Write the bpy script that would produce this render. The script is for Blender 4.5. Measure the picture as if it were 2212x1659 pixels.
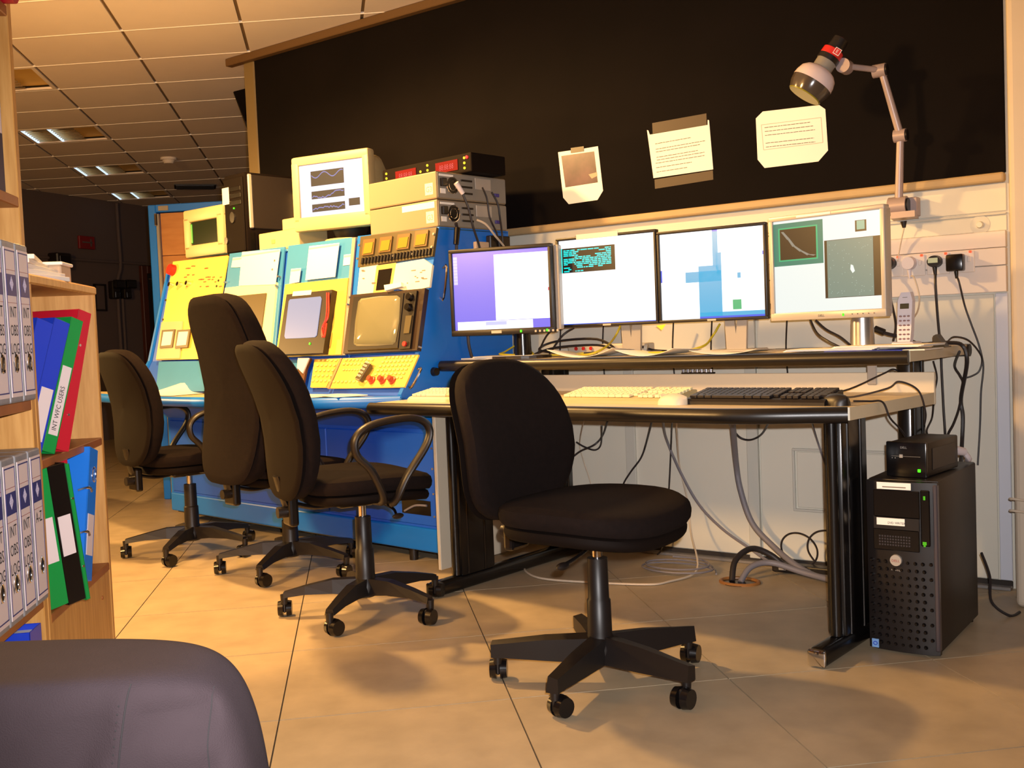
import bpy, bmesh, math, random
from mathutils import Vector, Matrix
random.seed(7)
for o in list(bpy.data.objects): bpy.data.objects.remove(o, do_unlink=True)
SC = bpy.context.scene
COL = SC.collection
R = math.radians
# ------------------------------------------------------------------ camera
FPX = 2250.0; PITCH = .0475; ROLL = .0405; CAMZ = 1.0; YAW = R(53.5)
cp, sp = math.cos(PITCH), math.sin(PITCH)
F0 = Vector((0, cp, -sp)); D0 = Vector((0, -sp, -cp)); R0 = Vector((1, 0, 0))
R1 = math.cos(ROLL)*R0 + math.sin(ROLL)*D0
D1 = -math.sin(ROLL)*R0 + math.cos(ROLL)*D0
BW = Matrix(((math.sin(YAW), -math.cos(YAW), 0), (math.cos(YAW), math.sin(YAW), 0), (0, 0, 1)))
CR, CD, CF = BW @ R1, BW @ D1, BW @ F0
CAM = Vector((0, 0, CAMZ))
cd = bpy.data.cameras.new('camera'); cam = bpy.data.objects.new('camera', cd); COL.objects.link(cam)
m = Matrix((CR, -CD, -CF)).transposed().to_4x4(); m.translation = CAM
cam.matrix_world = m
cd.sensor_fit = 'HORIZONTAL'; cd.sensor_width = 36.0; cd.lens = FPX/2212*36.0; cd.clip_start = .05; cd.clip_end = 60
SC.camera = cam
# ------------------------------------------------------------------ world, lights, exposure
w = bpy.data.worlds.new('world'); SC.world = w; w.use_nodes = True
w.node_tree.nodes['Background'].inputs[0].default_value = (.62, .40, .30, 1)
w.node_tree.nodes['Background'].inputs[1].default_value = .085
SC.view_settings.view_transform = 'Standard'; SC.view_settings.look = 'None'
SC.view_settings.gamma = 1; SC.view_settings.exposure = 0.0; SC.view_settings.use_curve_mapping = False
def light(name, kind, loc, col, power, size=.1, target=None, spot=None, blend=.6):
    l = bpy.data.lights.new(name, kind); o = bpy.data.objects.new(name, l); COL.objects.link(o)
    o.location = loc; l.color = col; l.energy = power
    if kind == 'AREA': l.shape = 'DISK'; l.size = size
    else: l.shadow_soft_size = size
    if spot: l.spot_size = R(spot); l.spot_blend = blend
    if target is not None:
        o.rotation_euler = (Vector(target)-Vector(loc)).to_track_quat('-Z', 'Y').to_euler()
    return o
# warm tungsten downlighter above the gap between console and chairs (just above the frame)
light('ceiling_spot_lamp', 'SPOT', (-3.75, 2.6, 2.47), (1.0, .57, .19), 380, .07, (-3.45, 3.0, 0), 164, .5)
# warm tungsten lamp in the open room to the left of the console
light('left_room_lamp', 'SPOT', (-6.9, 2.0, 1.6), (1.0, .56, .18), 430, .12, (-4.0, 3.0, .55), 105, 1.0)
# added warm fill, unseen behind the tall bookcase, brightening the ceiling
light('ceiling_fill', 'POINT', (-3.3, -.1, 2.1), (1.0, .56, .19), 520, .2)
# the camera's own flash
light('camera_flash', 'SPOT', tuple(CAM + CR*.035 - CD*.05 + CF*.02), (1.0, .95, .94), 400, .012, tuple(CAM + CF*3), 84, 1.0)

# ------------------------------------------------------------------ frames and mesh builder
class Fr:
    """right handed frame: o origin, x y axes, n normal"""
    def __init__(s, o, x, y, n=None):
        s.o = Vector(o); s.x = Vector(x).normalized(); s.y = Vector(y).normalized()
        s.n = Vector(n).normalized() if n is not None else s.x.cross(s.y)
    def w(s, a, b, c=0): return s.o + s.x*a + s.y*b + s.n*c
    def on(s, px, py, h=0):
        v = CF + CR*((px-1106)/FPX) + CD*((py-829.5)/FPX)
        t = (s.n.dot(s.o - CAM) + h)/s.n.dot(v)
        p = CAM + v*t - s.o
        return (p.dot(s.x), p.dot(s.y))
    def mat(s):
        M4 = Matrix((s.x, s.y, s.n)).transposed().to_4x4(); M4.translation = s.o; return M4
def flat(ox, oy, th, z=0):
    t = R(th); return Fr((ox, oy, z), (math.cos(t), math.sin(t), 0), (-math.sin(t), math.cos(t), 0), (0, 0, 1))
def vert(fr, yv, xv=0, zv=0):
    """vertical plane facing -y of a flat frame, at y=yv: x right, y up, n towards the viewer side"""
    return Fr(fr.w(xv, yv, zv), fr.x, (0, 0, 1), -fr.y)
def vertx(fr, xv, yv=0, zv=0):
    """vertical plane facing +x of a flat frame"""
    return Fr(fr.w(xv, yv, zv), fr.y, (0, 0, 1), fr.x)
W = flat(0, 0, 0); D = flat(-1.005, 2.977, -3.5); K = flat(-2.922, 3.413, -6.2); B = flat(0, 0, 45)

class MB:
    def __init__(s): s.bm = bmesh.new(); s.mi = 0; s.mats = []
    def mat(s, m):
        if m not in s.mats: s.mats.append(m)
        s.mi = s.mats.index(m); return s
    def _tag(s, faces):
        for f in faces: f.material_index = s.mi
    def face(s, pts):
        f = s.bm.faces.new([s.bm.verts.new(p) for p in pts]); f.material_index = s.mi; return s
    def box(s, fr, a, b, c, bev=0, seg=1):
        """a,b,c: (min,max) ranges in the frame"""
        A = fr.mat() @ Matrix.Translation(((a[0]+a[1])/2, (b[0]+b[1])/2, (c[0]+c[1])/2)) @ Matrix.Diagonal((abs(a[1]-a[0]), abs(b[1]-b[0]), abs(c[1]-c[0]), 1))
        n0 = len(s.bm.faces)
        r = bmesh.ops.create_cube(s.bm, size=1, matrix=A)
        vs = r['verts']; es = list({e for v in vs for e in v.link_edges}); fs = {f for v in vs for f in v.link_faces}
        s._tag(fs)
        if bev:
            r2 = bmesh.ops.bevel(s.bm, geom=es, offset=bev, segments=seg, affect='EDGES', profile=.5)
            s._tag(r2['faces'])
        return s
    def prism(s, fr, poly, c0, c1, taper=None):
        """polygon in frame xy extruded from n=c0 to n=c1 (c1 = face seen)"""
        A = [s.bm.verts.new(fr.w(x, y, c0)) for x, y in poly]
        q = poly
        if taper:
            cx = sum(p[0] for p in poly)/len(poly); cy = sum(p[1] for p in poly)/len(poly)
            q = [(cx+(x-cx)*taper, cy+(y-cy)*taper) for x, y in poly]
        Bv = [s.bm.verts.new(fr.w(x, y, c1)) for x, y in q]
        n = len(poly); fs = [s.bm.faces.new(A), s.bm.faces.new(Bv)]
        for i in range(n): fs.append(s.bm.faces.new((A[i], A[(i+1) % n], Bv[(i+1) % n], Bv[i])))
        s._tag(fs); return s
    def loft(s, rings, cap=True, closed=True):
        V = [[s.bm.verts.new(p) for p in r] for r in rings]; fs = []
        n = len(V[0])
        for k in range(len(V)-1):
            for i in range(n if closed else n-1):
                j = (i+1) % n
                fs.append(s.bm.faces.new((V[k][i], V[k][j], V[k+1][j], V[k+1][i])))
        if cap:
            fs.append(s.bm.faces.new(V[0])); fs.append(s.bm.faces.new(V[-1]))
        s._tag(fs); return s
    def cyl(s, p0, p1, r0, r1=None, seg=16, prof=None):
        p0, p1 = Vector(p0), Vector(p1); r1 = r0 if r1 is None else r1
        ax = (p1-p0); L = ax.length; ax.normalize()
        u = ax.orthogonal().normalized(); v = ax.cross(u)
        pr = prof or [(0, r0), (1, r1)]
        return s.loft([[p0+ax*(t*L)+(u*math.cos(2*math.pi*i/seg)+v*math.sin(2*math.pi*i/seg))*r for i in range(seg)] for t, r in pr])
    def ball(s, c, r, sx=1, sy=1, sz=1, seg=12):
        A = Matrix.Translation(Vector(c)) @ Matrix.Diagonal((sx, sy, sz, 1))
        x = bmesh.ops.create_uvsphere(s.bm, u_segments=seg, v_segments=max(6, seg//2), radius=r, matrix=A)
        s._tag({f for v in x['verts'] for f in v.link_faces}); return s
    def tube(s, pts, r, seg=8, closed=False, sm=6, ry=None, up=None):
        P = [Vector(p) for p in pts]
        if sm > 1:
            Q = []; n = len(P)
            rng = range(n if closed else n-1)
            for i in rng:
                a, b, c, d = (P[(i-1) % n] if (closed or i) else P[0]), P[i], P[(i+1) % n], (P[(i+2) % n] if (closed or i+2 < n) else P[-1])
                for k in range(sm):
                    t = k/sm
                    Q.append(.5*((2*b)+(c-a)*t+(2*a-5*b+4*c-d)*t*t+(3*b-a-3*c+d)*t**3))
            if not closed: Q.append(P[-1])
            P = Q
        rings = []; n = len(P); prev = None
        for i in range(n):
            t = (P[(i+1) % n]-P[i-1]) if closed else (P[min(i+1, n-1)]-P[max(i-1, 0)])
            if t.length < 1e-9: t = Vector((0, 0, 1))
            t.normalize()
            if up is not None: u = Vector(up) - t*t.dot(Vector(up)); u.normalize()
            elif prev is None: u = t.orthogonal().normalized()
            else:
                u = prev - t*prev.dot(t)
                u = u.normalized() if u.length > 1e-6 else t.orthogonal().normalized()
            prev = u; v = t.cross(u); rv = ry or r
            rings.append([P[i]+u*(r*math.cos(2*math.pi*k/seg))+v*(rv*math.sin(2*math.pi*k/seg)) for k in range(seg)])
        if closed: rings.append(rings[0]); return s.loft(rings, cap=False)
        return s.loft(rings)
    def build(s, name, mat, parent=None, smooth=False):
        bm = s.bm
        bmesh.ops.recalc_face_normals(bm, faces=bm.faces)
        if parent is not None: bm.transform(Minv(parent))
        me = bpy.data.meshes.new(name); bm.to_mesh(me); bm.free()
        for mm in (s.mats if s.mats else [mat]): me.materials.append(mm)
        if smooth:
            for p in me.polygons: p.use_smooth = True
            try: me.set_sharp_from_angle(angle=R(smooth if smooth is not True else 40))
            except Exception: pass
        o = bpy.data.objects.new(name, me); COL.objects.link(o)
        if parent is not None: o.parent = parent
        return o
ROOTM = {}
def Minv(p):
    while p.parent is not None: p = p.parent
    return ROOTM.get(p.name, Matrix.Identity(4)).inverted()
def tag(o, label, cat, group=None, kind=None):
    if label: o['label'] = label
    if cat: o['category'] = cat
    if group: o['group'] = group
    if kind: o['kind'] = kind
    return o
def thing(name, label, cat, loc, rz=0, group=None):
    o = bpy.data.objects.new(name, None); COL.objects.link(o); o.empty_display_size = .05
    o.location = loc; o.rotation_euler = (0, 0, rz)
    ROOTM[o.name] = Matrix.Translation(Vector(loc)) @ Matrix.Rotation(rz, 4, 'Z')
    return tag(o, label, cat, group)
def text(s, fr, x, y, size, mat, parent, name='lettering', h=.001, align='LEFT', sx=1, rot=0):
    c = bpy.data.curves.new(name, 'FONT'); c.body = s; c.size = size; c.align_x = align; c.fill_mode = 'FRONT'; c.resolution_u = 2
    to = bpy.data.objects.new('tmp', c); COL.objects.link(to)
    me = bpy.data.meshes.new_from_object(to.evaluated_get(bpy.context.evaluated_depsgraph_get()))
    bpy.data.objects.remove(to, do_unlink=True); bpy.data.curves.remove(c)
    M4 = Minv(parent) @ fr.mat() @ Matrix.Translation((x, y, h)) @ Matrix.Rotation(rot, 4, 'Z') @ Matrix.Diagonal((sx, 1, 1, 1))
    me.transform(M4); me.materials.clear(); me.materials.append(mat)
    o = bpy.data.objects.new(name, me); COL.objects.link(o); o.parent = parent
    return o
# ------------------------------------------------------------------ materials
def lin(c):
    return tuple(((x/255)/12.92 if x/255 <= .04045 else ((x/255+.055)/1.055)**2.4) for x in c) + (1,)
MATS = {}
def M(name, rgb, rough=.5, metal=0, spec=.5, var=0, scale=20, bump=0, bscale=200, rgb2=None, stretch=None, emit=None, es=1, coat=0, alpha=1, trans=0):
    if name in MATS: return MATS[name]
    m = bpy.data.materials.new(name); m.use_nodes = True; nt = m.node_tree; b = nt.nodes['Principled BSDF']
    b.inputs['Base Color'].default_value = lin(rgb); b.inputs['Roughness'].default_value = rough; b.inputs['Metallic'].default_value = metal
    b.inputs['Specular IOR Level'].default_value = spec
    if coat: b.inputs['Coat Weight'].default_value = coat; b.inputs['Coat Roughness'].default_value = .15
    if trans: b.inputs['Transmission Weight'].default_value = trans
    if alpha < 1: b.inputs['Alpha'].default_value = alpha
    if emit:
        b.inputs['Emission Color'].default_value = lin(emit); b.inputs['Emission Strength'].default_value = es
    if var or rgb2 or bump:
        tc = nt.nodes.new('ShaderNodeTexCoord'); mp = nt.nodes.new('ShaderNodeMapping'); nt.links.new(tc.outputs['Object'], mp.inputs[0])
        if stretch: mp.inputs['Scale'].default_value = stretch
    if var or rgb2:
        n = nt.nodes.new('ShaderNodeTexNoise'); n.inputs['Scale'].default_value = scale; n.inputs['Detail'].default_value = 5
        nt.links.new(mp.outputs[0], n.inputs['Vector'])
        mr = nt.nodes.new('ShaderNodeMapRange'); mr.inputs[1].default_value = .3; mr.inputs[2].default_value = .7; nt.links.new(n.outputs['Fac'], mr.inputs[0])
        mx = nt.nodes.new('ShaderNodeMix'); mx.data_type = 'RGBA'
        a = lin(rgb); c2 = lin(rgb2) if rgb2 else tuple(v*(1-var) for v in a[:3])+(1,)
        mx.inputs[6].default_value = a; mx.inputs[7].default_value = c2
        nt.links.new(mr.outputs[0], mx.inputs[0]); nt.links.new(mx.outputs[2], b.inputs['Base Color'])
    if bump:
        n2 = nt.nodes.new('ShaderNodeTexNoise'); n2.inputs['Scale'].default_value = bscale; n2.inputs['Detail'].default_value = 3
        nt.links.new(mp.outputs[0], n2.inputs['Vector'])
        bp = nt.nodes.new('ShaderNodeBump'); bp.inputs['Strength'].default_value = bump; bp.inputs['Distance'].default_value = .002
        nt.links.new(n2.outputs['Fac'], bp.inputs['Height']); nt.links.new(bp.outputs[0], b.inputs['Normal'])
    MATS[name] = m; return m
def E(name, rgb, s=1.0):
    """surface that gives off light (screens, leds)"""
    if name in MATS: return MATS[name]
    m = bpy.data.materials.new(name); m.use_nodes = True; b = m.node_tree.nodes['Principled BSDF']
    b.inputs['Base Color'].default_value = (.01, .01, .01, 1); b.inputs['Roughness'].default_value = .3
    b.inputs['Emission Color'].default_value = lin(rgb); b.inputs['Emission Strength'].default_value = s
    MATS[name] = m; return m
m_floor = M('floor tile vinyl', (176, 158, 130), .42, spec=.35, var=.22, scale=7, bump=.12, bscale=60)
m_gap = M('floor joint', (48, 42, 38), .9)
m_ceil = M('ceiling tile', (225, 215, 205), .9, spec=.1, var=.05, scale=3)
m_grid = M('ceiling grid metal', (235, 232, 225), .4)
m_gridd = M('ceiling shadow gap', (120, 100, 70), .7)
m_wall = M('cream wall panel', (214, 210, 196), .55, var=.05, scale=2)
m_wallg = M('cream batten', (196, 194, 184), .5)
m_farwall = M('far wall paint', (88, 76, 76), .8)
m_black = M('black board', (15, 10, 9), .8, spec=.08, var=.3, scale=3)
m_rail = M('wood rail', (176, 150, 108), .5, var=.12, scale=8)
m_paper = M('paper', (236, 232, 224), .8, spec=.2)
m_ink = M('printed ink', (120, 105, 95), .8)
m_inkd = M('black ink', (35, 28, 30), .8)
m_fab = M('black chair fabric', (24, 16, 14), .9, spec=.12, var=.25, scale=60, bump=.5, bscale=700)
m_plas = M('black plastic', (26, 20, 18), .42, spec=.45, var=.1, scale=20)
m_shell = M('chair shell plastic', (16, 8, 5), .75, spec=.12)
m_plasg = M('black plastic glossy', (16, 13, 13), .22)
m_steel = M('brushed steel', (190, 188, 185), .3, metal=.9)
m_chrome = M('chrome', (220, 220, 222), .12, metal=1)
m_blue = M('console blue paint', (16, 112, 215), .38, spec=.5, var=.12, scale=3)
m_blued = M('console blue panel', (26, 88, 205), .45, var=.1, scale=4)
m_blueL = M('console light blue panel', (58, 132, 190), .45, var=.08, scale=5)
m_yel = M('yellow instrument panel', (232, 196, 84), .5, var=.07, scale=8)
m_cream = M('cream plastic', (188, 168, 122), .5, var=.04, scale=6)
m_beige = M('beige plastic', (205, 192, 170), .5, var=.04, scale=6)
m_grey = M('grey metal case', (136, 130, 120), .45, var=.08, scale=9)
m_olive = M('dark olive meter', (80, 70, 44), .4)
m_glass = M('grey crt glass', (120, 118, 92), .08, spec=.8)
m_dkglass = M('dark crt glass', (30, 38, 24), .1, spec=.8)
m_oak = M('oak veneer', (212, 158, 88), .45, rgb2=(186, 130, 62), scale=14, stretch=(6, 6, .5))
m_oakd = M('oak edge', (168, 100, 48), .45, rgb2=(140, 80, 36), scale=10)
m_desk = M('cream laminate', (206, 190, 158), .35, var=.05, scale=12)
m_edge = M('black desk edging', (22, 18, 17), .35, spec=.5, var=.3, scale=40)
m_leg = M('black steel leg', (12, 10, 10), .25, spec=.6)
m_foregr = M('charcoal cotton twill', (44, 36, 39), .9, spec=.1, var=.1, scale=30, bump=.35, bscale=900)
m_cab = M('dark cable', (40, 34, 34), .5)
m_cabg = M('grey cable', (120, 116, 122), .5)
m_cabw = M('pale cable', (200, 185, 165), .5)
m_caby = M('yellow cable', (190, 175, 40), .5)
m_red = M('red plastic', (205, 40, 35), .4)
m_redc = M('red card', (190, 22, 44), .45)
m_bluec = M('blue card', (30, 60, 190), .35)
m_blueb = M('bright blue card', (30, 120, 225), .35)
m_green = M('green card', (16, 140, 62), .35)
m_dgrey = M('dark grey card', (72, 80, 92), .4)
m_silver = M('silver plastic', (176, 168, 158), .35, metal=.2)
# ================================================================== SETTING
def rect(x0, x1, y0, y1): return [(x0, y0), (x1, y0), (x1, y1), (x0, y1)]
def copies(proto, locs, parent):
    for l in locs:
        c = proto.copy(); COL.objects.link(c); c.location = l; c.parent = parent
# floor: base with loose-laid square tiles
fl = MB().prism(B, rect(-9, 7, -3.5, 17), -.05, -.006).build('floor', m_floor); tag(fl, None, None, kind='structure')
bed = MB().prism(B, rect(-.87-6*.625, -.87+6*.625, 3.42-5*.625, 3.42+10*.625), -.006, -.004).build('joint_bed', m_gap, fl)
TX = [(-.87+.625*(k+.5)) for k in range(-6, 6)]; TY = [(3.42+.625*(j+.5)) for j in range(-5, 10)]
B0 = flat(0, 0, 45)
t0 = MB().box(B0, (-.3105, .3105), (-.3105, .3105), (-.004, 0)).build('floor_tile', m_floor, fl)
L = [tuple(B.w(x, y)) for x in TX for y in TY]
t0.location = L[0]; copies(t0, L[1:], fl)
outer = MB()
x0, x1, y0, y1 = -.87-6*.625, -.87+6*.625, 3.42-5*.625, 3.42+10*.625
for r in (rect(-9, x0, -3.5, 17), rect(x1, 7, -3.5, 17), rect(x0, x1, -3.5, y0), rect(x0, x1, y1, 17)): outer.prism(B, r, -.005, 0)
outer.build('outer_floor', m_floor, fl)
# ceiling: shadow-gap grid with lay-in tiles (the grid runs askew to the wall)
CZ = 2.69
P0 = Vector((-4.936, 3.323, CZ)); U = Vector((.558, .334, 0)); V = Vector((-.408, .388, 0))
ce = MB().prism(W, rect(-15, 3, -5, 14), CZ+.03, CZ+.06).build('ceiling', m_gridd); tag(ce, None, None, kind='structure')
def cell(i0, i1, j0, j1): return [tuple((U*i+V*j)[:2]) for i, j in ((i0, j0), (i1, j0), (i1, j1), (i0, j1))]
ct = MB().prism(W, cell(.014, .986, .004, .996), CZ+.012, CZ).build('ceiling_tile', m_ceil, ce)
LIT = [(-2, 1), (-2, 4), (-2, 7), (-2, 10)]
L = [tuple(P0+U*i+V*j-Vector((0, 0, CZ))) for i in range(-5, 6) for j in range(-6, 17) if (i, j) not in LIT]
ct.location = L[0]; copies(ct, L[1:], ce)
gb = MB().prism(W, cell(-5, 6, -.005, .005), CZ+.01, CZ-.003).build('grid_bar', m_grid, ce)
L = [tuple(P0+V*j-Vector((0, 0, CZ))) for j in range(-6, 18)]
gb.location = L[0]; copies(gb, L[1:], ce)
mb = MB()
for i in range(-5, 7): mb.prism(W, [(P0.x+a, P0.y+b) for a, b in cell(i-.013, i+.013, -6, 17)], CZ+.028, CZ+.008)
mb.build('shadow_gap_channel', m_gridd, ce)
# recessed louvre fittings (tubes given a mild blue-white glow)
m_refl = M('louvre reflector', (240, 200, 110), .45, metal=.3)  # warm reflection of the lamp is put into the golden colour
m_louv = M('louvre blade', (170, 150, 110), .25, metal=.7)
m_tube = M('fluorescent tube glass', (240, 246, 255), .15, spec=.8, emit=(200, 225, 255), es=1.3)
for q, (i, j) in enumerate(LIT):
    c = P0+U*i+V*j
    t = thing('ceiling_light', ['recessed louvre ceiling light nearest the tall bookcase', 'second recessed louvre ceiling light from the bookcase, two bright strips', 'third recessed louvre ceiling light from the bookcase', 'farthest recessed louvre ceiling light, low over the far wall'][q], 'ceiling light', tuple(c), 0, None)
    fr = Fr(c, U, (0, 0, 1)); f2 = W
    def cp_(a, b): return [(c.x+x, c.y+y) for x, y in a]
    mb = MB(); e = .05
    for a in (cell(.01, .99, .01, .06), cell(.01, .99, .94, .99), cell(.01, .05, .06, .94), cell(.95, .99, .06, .94)): mb.prism(W, cp_(a, 0), CZ+.012, CZ-.002)
    mb.build('frame', m_ceil, t)
    MB().prism(W, cp_(cell(.04, .96, .05, .95), 0), CZ+.03, CZ+.026).build('reflector', m_refl, t)
    for a in (.06, .38):
        mb = MB(); p = c+U*a+V*.07+Vector((0, 0, .012)); r = c+U*a+V*.93+Vector((0, 0, .012)); mb.cyl(p, r, .013); mb.build('tube', m_tube, t, True)
    for k in range(9):
        b = .1+.1*k
        bl = MB().prism(W, cp_(cell(.05, .68, b-.006, b+.006), 0), CZ+.012, CZ+.003).build('louvre', m_louv, t)
t = thing('smoke_detector', 'small round smoke detector on the ceiling', 'smoke detector', (-7.95, 5.75, CZ))
MB().cyl((-7.95, 5.75, CZ), (-7.95, 5.75, CZ-.02), .07, .07, 20).build('base', m_ceil, t, True)
MB().cyl((-7.95, 5.75, CZ-.02), (-7.95, 5.75, CZ-.05), .055, .04, 20).build('sensor', m_ceil, t, True)
t = thing('ceiling_vent', 'dark slotted air vent in the ceiling near the blue cabinet', 'vent', (-9.17, 6.7, CZ))
v0 = Vector((-9.17, 6.68, 0)); vf = Fr((-9.17, 6.68, CZ), (.6, .8, 0), (-.8, .6, 0), (0, 0, 1))
MB().prism(vf, rect(0, .42, 0, .3), 0, -.012).build('frame', m_plas, t)
for k in range(5): MB().prism(vf, rect(.02, .40, .03+.055*k, .055+.055*k), -.012, -.02).build('slat', m_plasg, t)

# back wall with black board
YW_ = 4.095
wf = Fr((0, YW_, 0), (1, 0, 0), (0, 0, 1), (0, -1, 0))
wall = MB().box(W, (-4.86, .6), (YW_, YW_+.12), (0, CZ+.03)).build('wall_back', m_wall); tag(wall, None, None, kind='structure')
def wp(name, x0, x1, z0, z1, h, mat, bev=.002, h0=0): return MB().box(wf, (x0, x1), (z0, z1), (h0, h), bev).build(name, mat, wall)
wp('panel', -4.8, -.79, 1.372, 1.474, .006, m_wall)
wp('panel_ridge', -4.8, -.79, 1.36, 1.368, .012, m_wallg)
wp('panel', -4.8, -.79, 1.302, 1.357, .006, m_wall)
# dado trunking: three lids
m_trunk = M('trunking plastic', (222, 211, 202), .5)
wp('trunking', -3.0, -.79, 1.242, 1.3, .032, m_trunk)
wp('trunking', -3.0, -.79, 1.178, 1.24, .036, m_trunk)
wp('trunking', -3.0, -.79, 1.082, 1.176, .032, m_trunk)
wp('lower_panel', -.832, -.79, .03, 1.078, .012, M('pale blue white panel', (206, 210, 222), .5))
for xa, xb in ((-1.75, -.838), (-2.352, -1.806), (-2.98, -2.39), (-4.8, -2.99)): wp('lower_panel', xa, xb, .03, 1.076, .008, m_wall)
for xa in (-2.389, -1.805): wp('batten', xa, xa+.048, .02, 1.076, .022, m_wallg)
fr_ = MB()
for a in ((-1.61, -1.2, .48, .49), (-1.61, -1.2, .232, .242), (-1.61, -1.6, .24, .48)): fr_.box(wf, a[:2], a[2:], (.008, .02), .002)
fr_.build('hatch_frame', m_wallg, wall)
wp('hatch', -1.592, -1.22, .248, .476, .014, m_wall, h0=.006)
bb = MB().box(wf, (-4.86, -.79), (0, .028), (0, .014), .003).build('baseboard_back', m_gap); tag(bb, None, None, kind='structure')
bb2 = MB().box(wf, (-2.6, -.79), (.0, .012), (.014, .05), .002).build('cable_strip', M('grey floor strip', (140, 136, 134), .4, metal=.4), bb)
tr = MB().box(wf, (-5.0, -.79), (CZ-.045, CZ-.001), (0, .05), .004).build('trim_1', M('brown wood trim', (92, 66, 34), .6)); tag(tr, None, None, kind='structure')
tr = MB().box(wf, (-4.875, -4.785), (0, CZ-.045), (-.13, .02), .006).build('trim_2', M('tan post', (112, 94, 58), .6)); tag(tr, None, None, kind='structure')
t = thing('black_board', 'huge black board covering the upper back wall', 'board', (-2.8, YW_, 1.508))
MB().box(wf, (-4.785, -.79), (1.508, CZ-.046), (0, .014), .002).build('board', m_black, t)
MB().box(wf, (-4.785, -.79), (1.474, 1.508), (0, .04), .008, 2).build('ledge', m_rail, t)
# right-hand column
col = MB().box(W, (-.734, .5), (3.83, 4.09), (0, CZ), .02, 3).build('wall_right', M('column paint', (205, 190, 170), .6, var=.06, scale=4)); tag(col, None, None, kind='structure')
# far wall
FW = Fr((-10.8, 7.45, 0), (-.25, .967, 0), (0, 0, 1), (.967, .25, 0))
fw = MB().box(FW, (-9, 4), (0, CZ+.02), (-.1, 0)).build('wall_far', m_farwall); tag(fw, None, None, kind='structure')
def fp(name, x0, x1, z0, z1, h, mat, parent=fw, h0=0, bev=.003): return MB().box(FW, (x0, x1), (z0, z1), (h0, h), bev).build(name, mat, parent)
a = FW.on(251, 500); P1 = FW.on(253, 640); P2 = FW.on(262, 860)
MB().tube([FW.w(a[0], CZ-.02, .03), FW.w(a[0], a[1], .03), FW.w(FW.on(256, 575)[0], FW.on(256, 575)[1], .03), FW.w(P1[0]-.02, P1[1], .03), FW.w(P1[0], .1, .03)], .018).build('conduit', m_farwall, fw)
MB().tube([FW.w(-7, 2.0, .02), FW.w(3, 2.0, .02)], .015, sm=1).build('conduit', m_farwall, fw)
x_, z_ = FW.on(265, 700); MB().tube([FW.w(x_, 1.7, .02), FW.w(x_, .1, .02)], .015, sm=1).build('conduit', m_farwall, fw)
m_sign = M('dark red sign', (120, 22, 26), .5)
a = FW.on(168, 537); b = FW.on(200, 512)
t = thing('wall_sign', 'small dark red sign high on the far wall', 'sign', FW.w(a[0], a[1]))
MB().box(FW, (a[0], b[0]), (a[1], b[1]), (0, .03), .005).build('plate', m_sign, t)
MB().box(FW, (a[0]+.04, a[0]+.19), ((a[1]+b[1])/2-.006, (a[1]+b[1])/2+.01), (.03, .033)).build('white_line', m_farwall, t)
MB().box(FW, (b[0]-.07, b[0]-.05), (a[1]+.03, b[1]-.03), (.03, .033)).build('white_line', m_farwall, t)
a = FW.on(103, 580); b = FW.on(133, 549)
t = thing('wall_box', 'dark square equipment box on the far wall', 'box', FW.w(a[0], a[1]))
MB().box(FW, (a[0], b[0]), (a[1], b[1]), (0, .14), .012).build('case', m_plas, t)
MB().box(FW, (a[0]+.03, b[0]-.03), (a[1]+.03, b[1]-.03), (.14, .15), .005).build('grille', m_plasg, t)
a = FW.on(204, 672); b = FW.on(226, 614)
t = thing('notice_board', 'thin dark framed notice on the far wall', 'notice', FW.w(a[0], a[1]))
mb = MB()
for r in ((a[0], b[0], a[1], a[1]+.02), (a[0], b[0], b[1]-.02, b[1]), (a[0], a[0]+.02, a[1], b[1]), (b[0]-.02, b[0], a[1], b[1])): mb.box(FW, r[:2], r[2:], (0, .02))
mb.build('frame', m_plas, t); MB().box(FW, (a[0]+.02, b[0]-.02), (a[1]+.02, b[1]-.02), (0, .008)).build('sheet', m_farwall, t)
for (px, nm) in ((234, 'left-hand black wall telephone on the far wall'), (259, 'right-hand black wall telephone on the far wall')):
    a = FW.on(px, 646); b = FW.on(px+17, 608)
    t = thing('wall_telephone', nm, 'telephone', FW.w(a[0], a[1]))
    MB().box(FW, (a[0], b[0]-.03), (a[1], b[1]), (0, .08), .015, 2).build('body', m_plas, t)
    MB().box(FW, (a[0]-.01, b[0]), (b[1]-.09, b[1]+.01), (.08, .14), .015, 2).build('handset', m_plasg, t)
    MB().box(FW, (a[0]+.02, b[0]-.04), (a[1]+.01, a[1]+.08), (.08, .09), .006).build('cradle', m_plasg, t)
# far doorway
a = FW.on(300, 597)
d = MB(); zt = 1.98; xa = a[0]
d.box(FW, (xa, xa+.09), (0, zt), (0, .05), .006).box(FW, (xa+.09, xa+1.0), (zt-.09, zt), (0, .05), .006).box(FW, (xa+1.0, xa+1.09), (0, zt), (0, .05), .006)
dr = d.build('door_1', M('dark brown door frame', (74, 34, 20), .5)); tag(dr, None, None, kind='structure')
MB().box(FW, (xa+.09, xa+1.0), (0, zt-.09), (0, .02)).build('dark_opening', m_plasg, dr)  # flat black sheet stands for the dark door opening
MB().box(FW, (xa+.14, xa+.9), (zt-.16, zt-.145), (.02, .03)).build('door_rail', m_farwall, dr)
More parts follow.
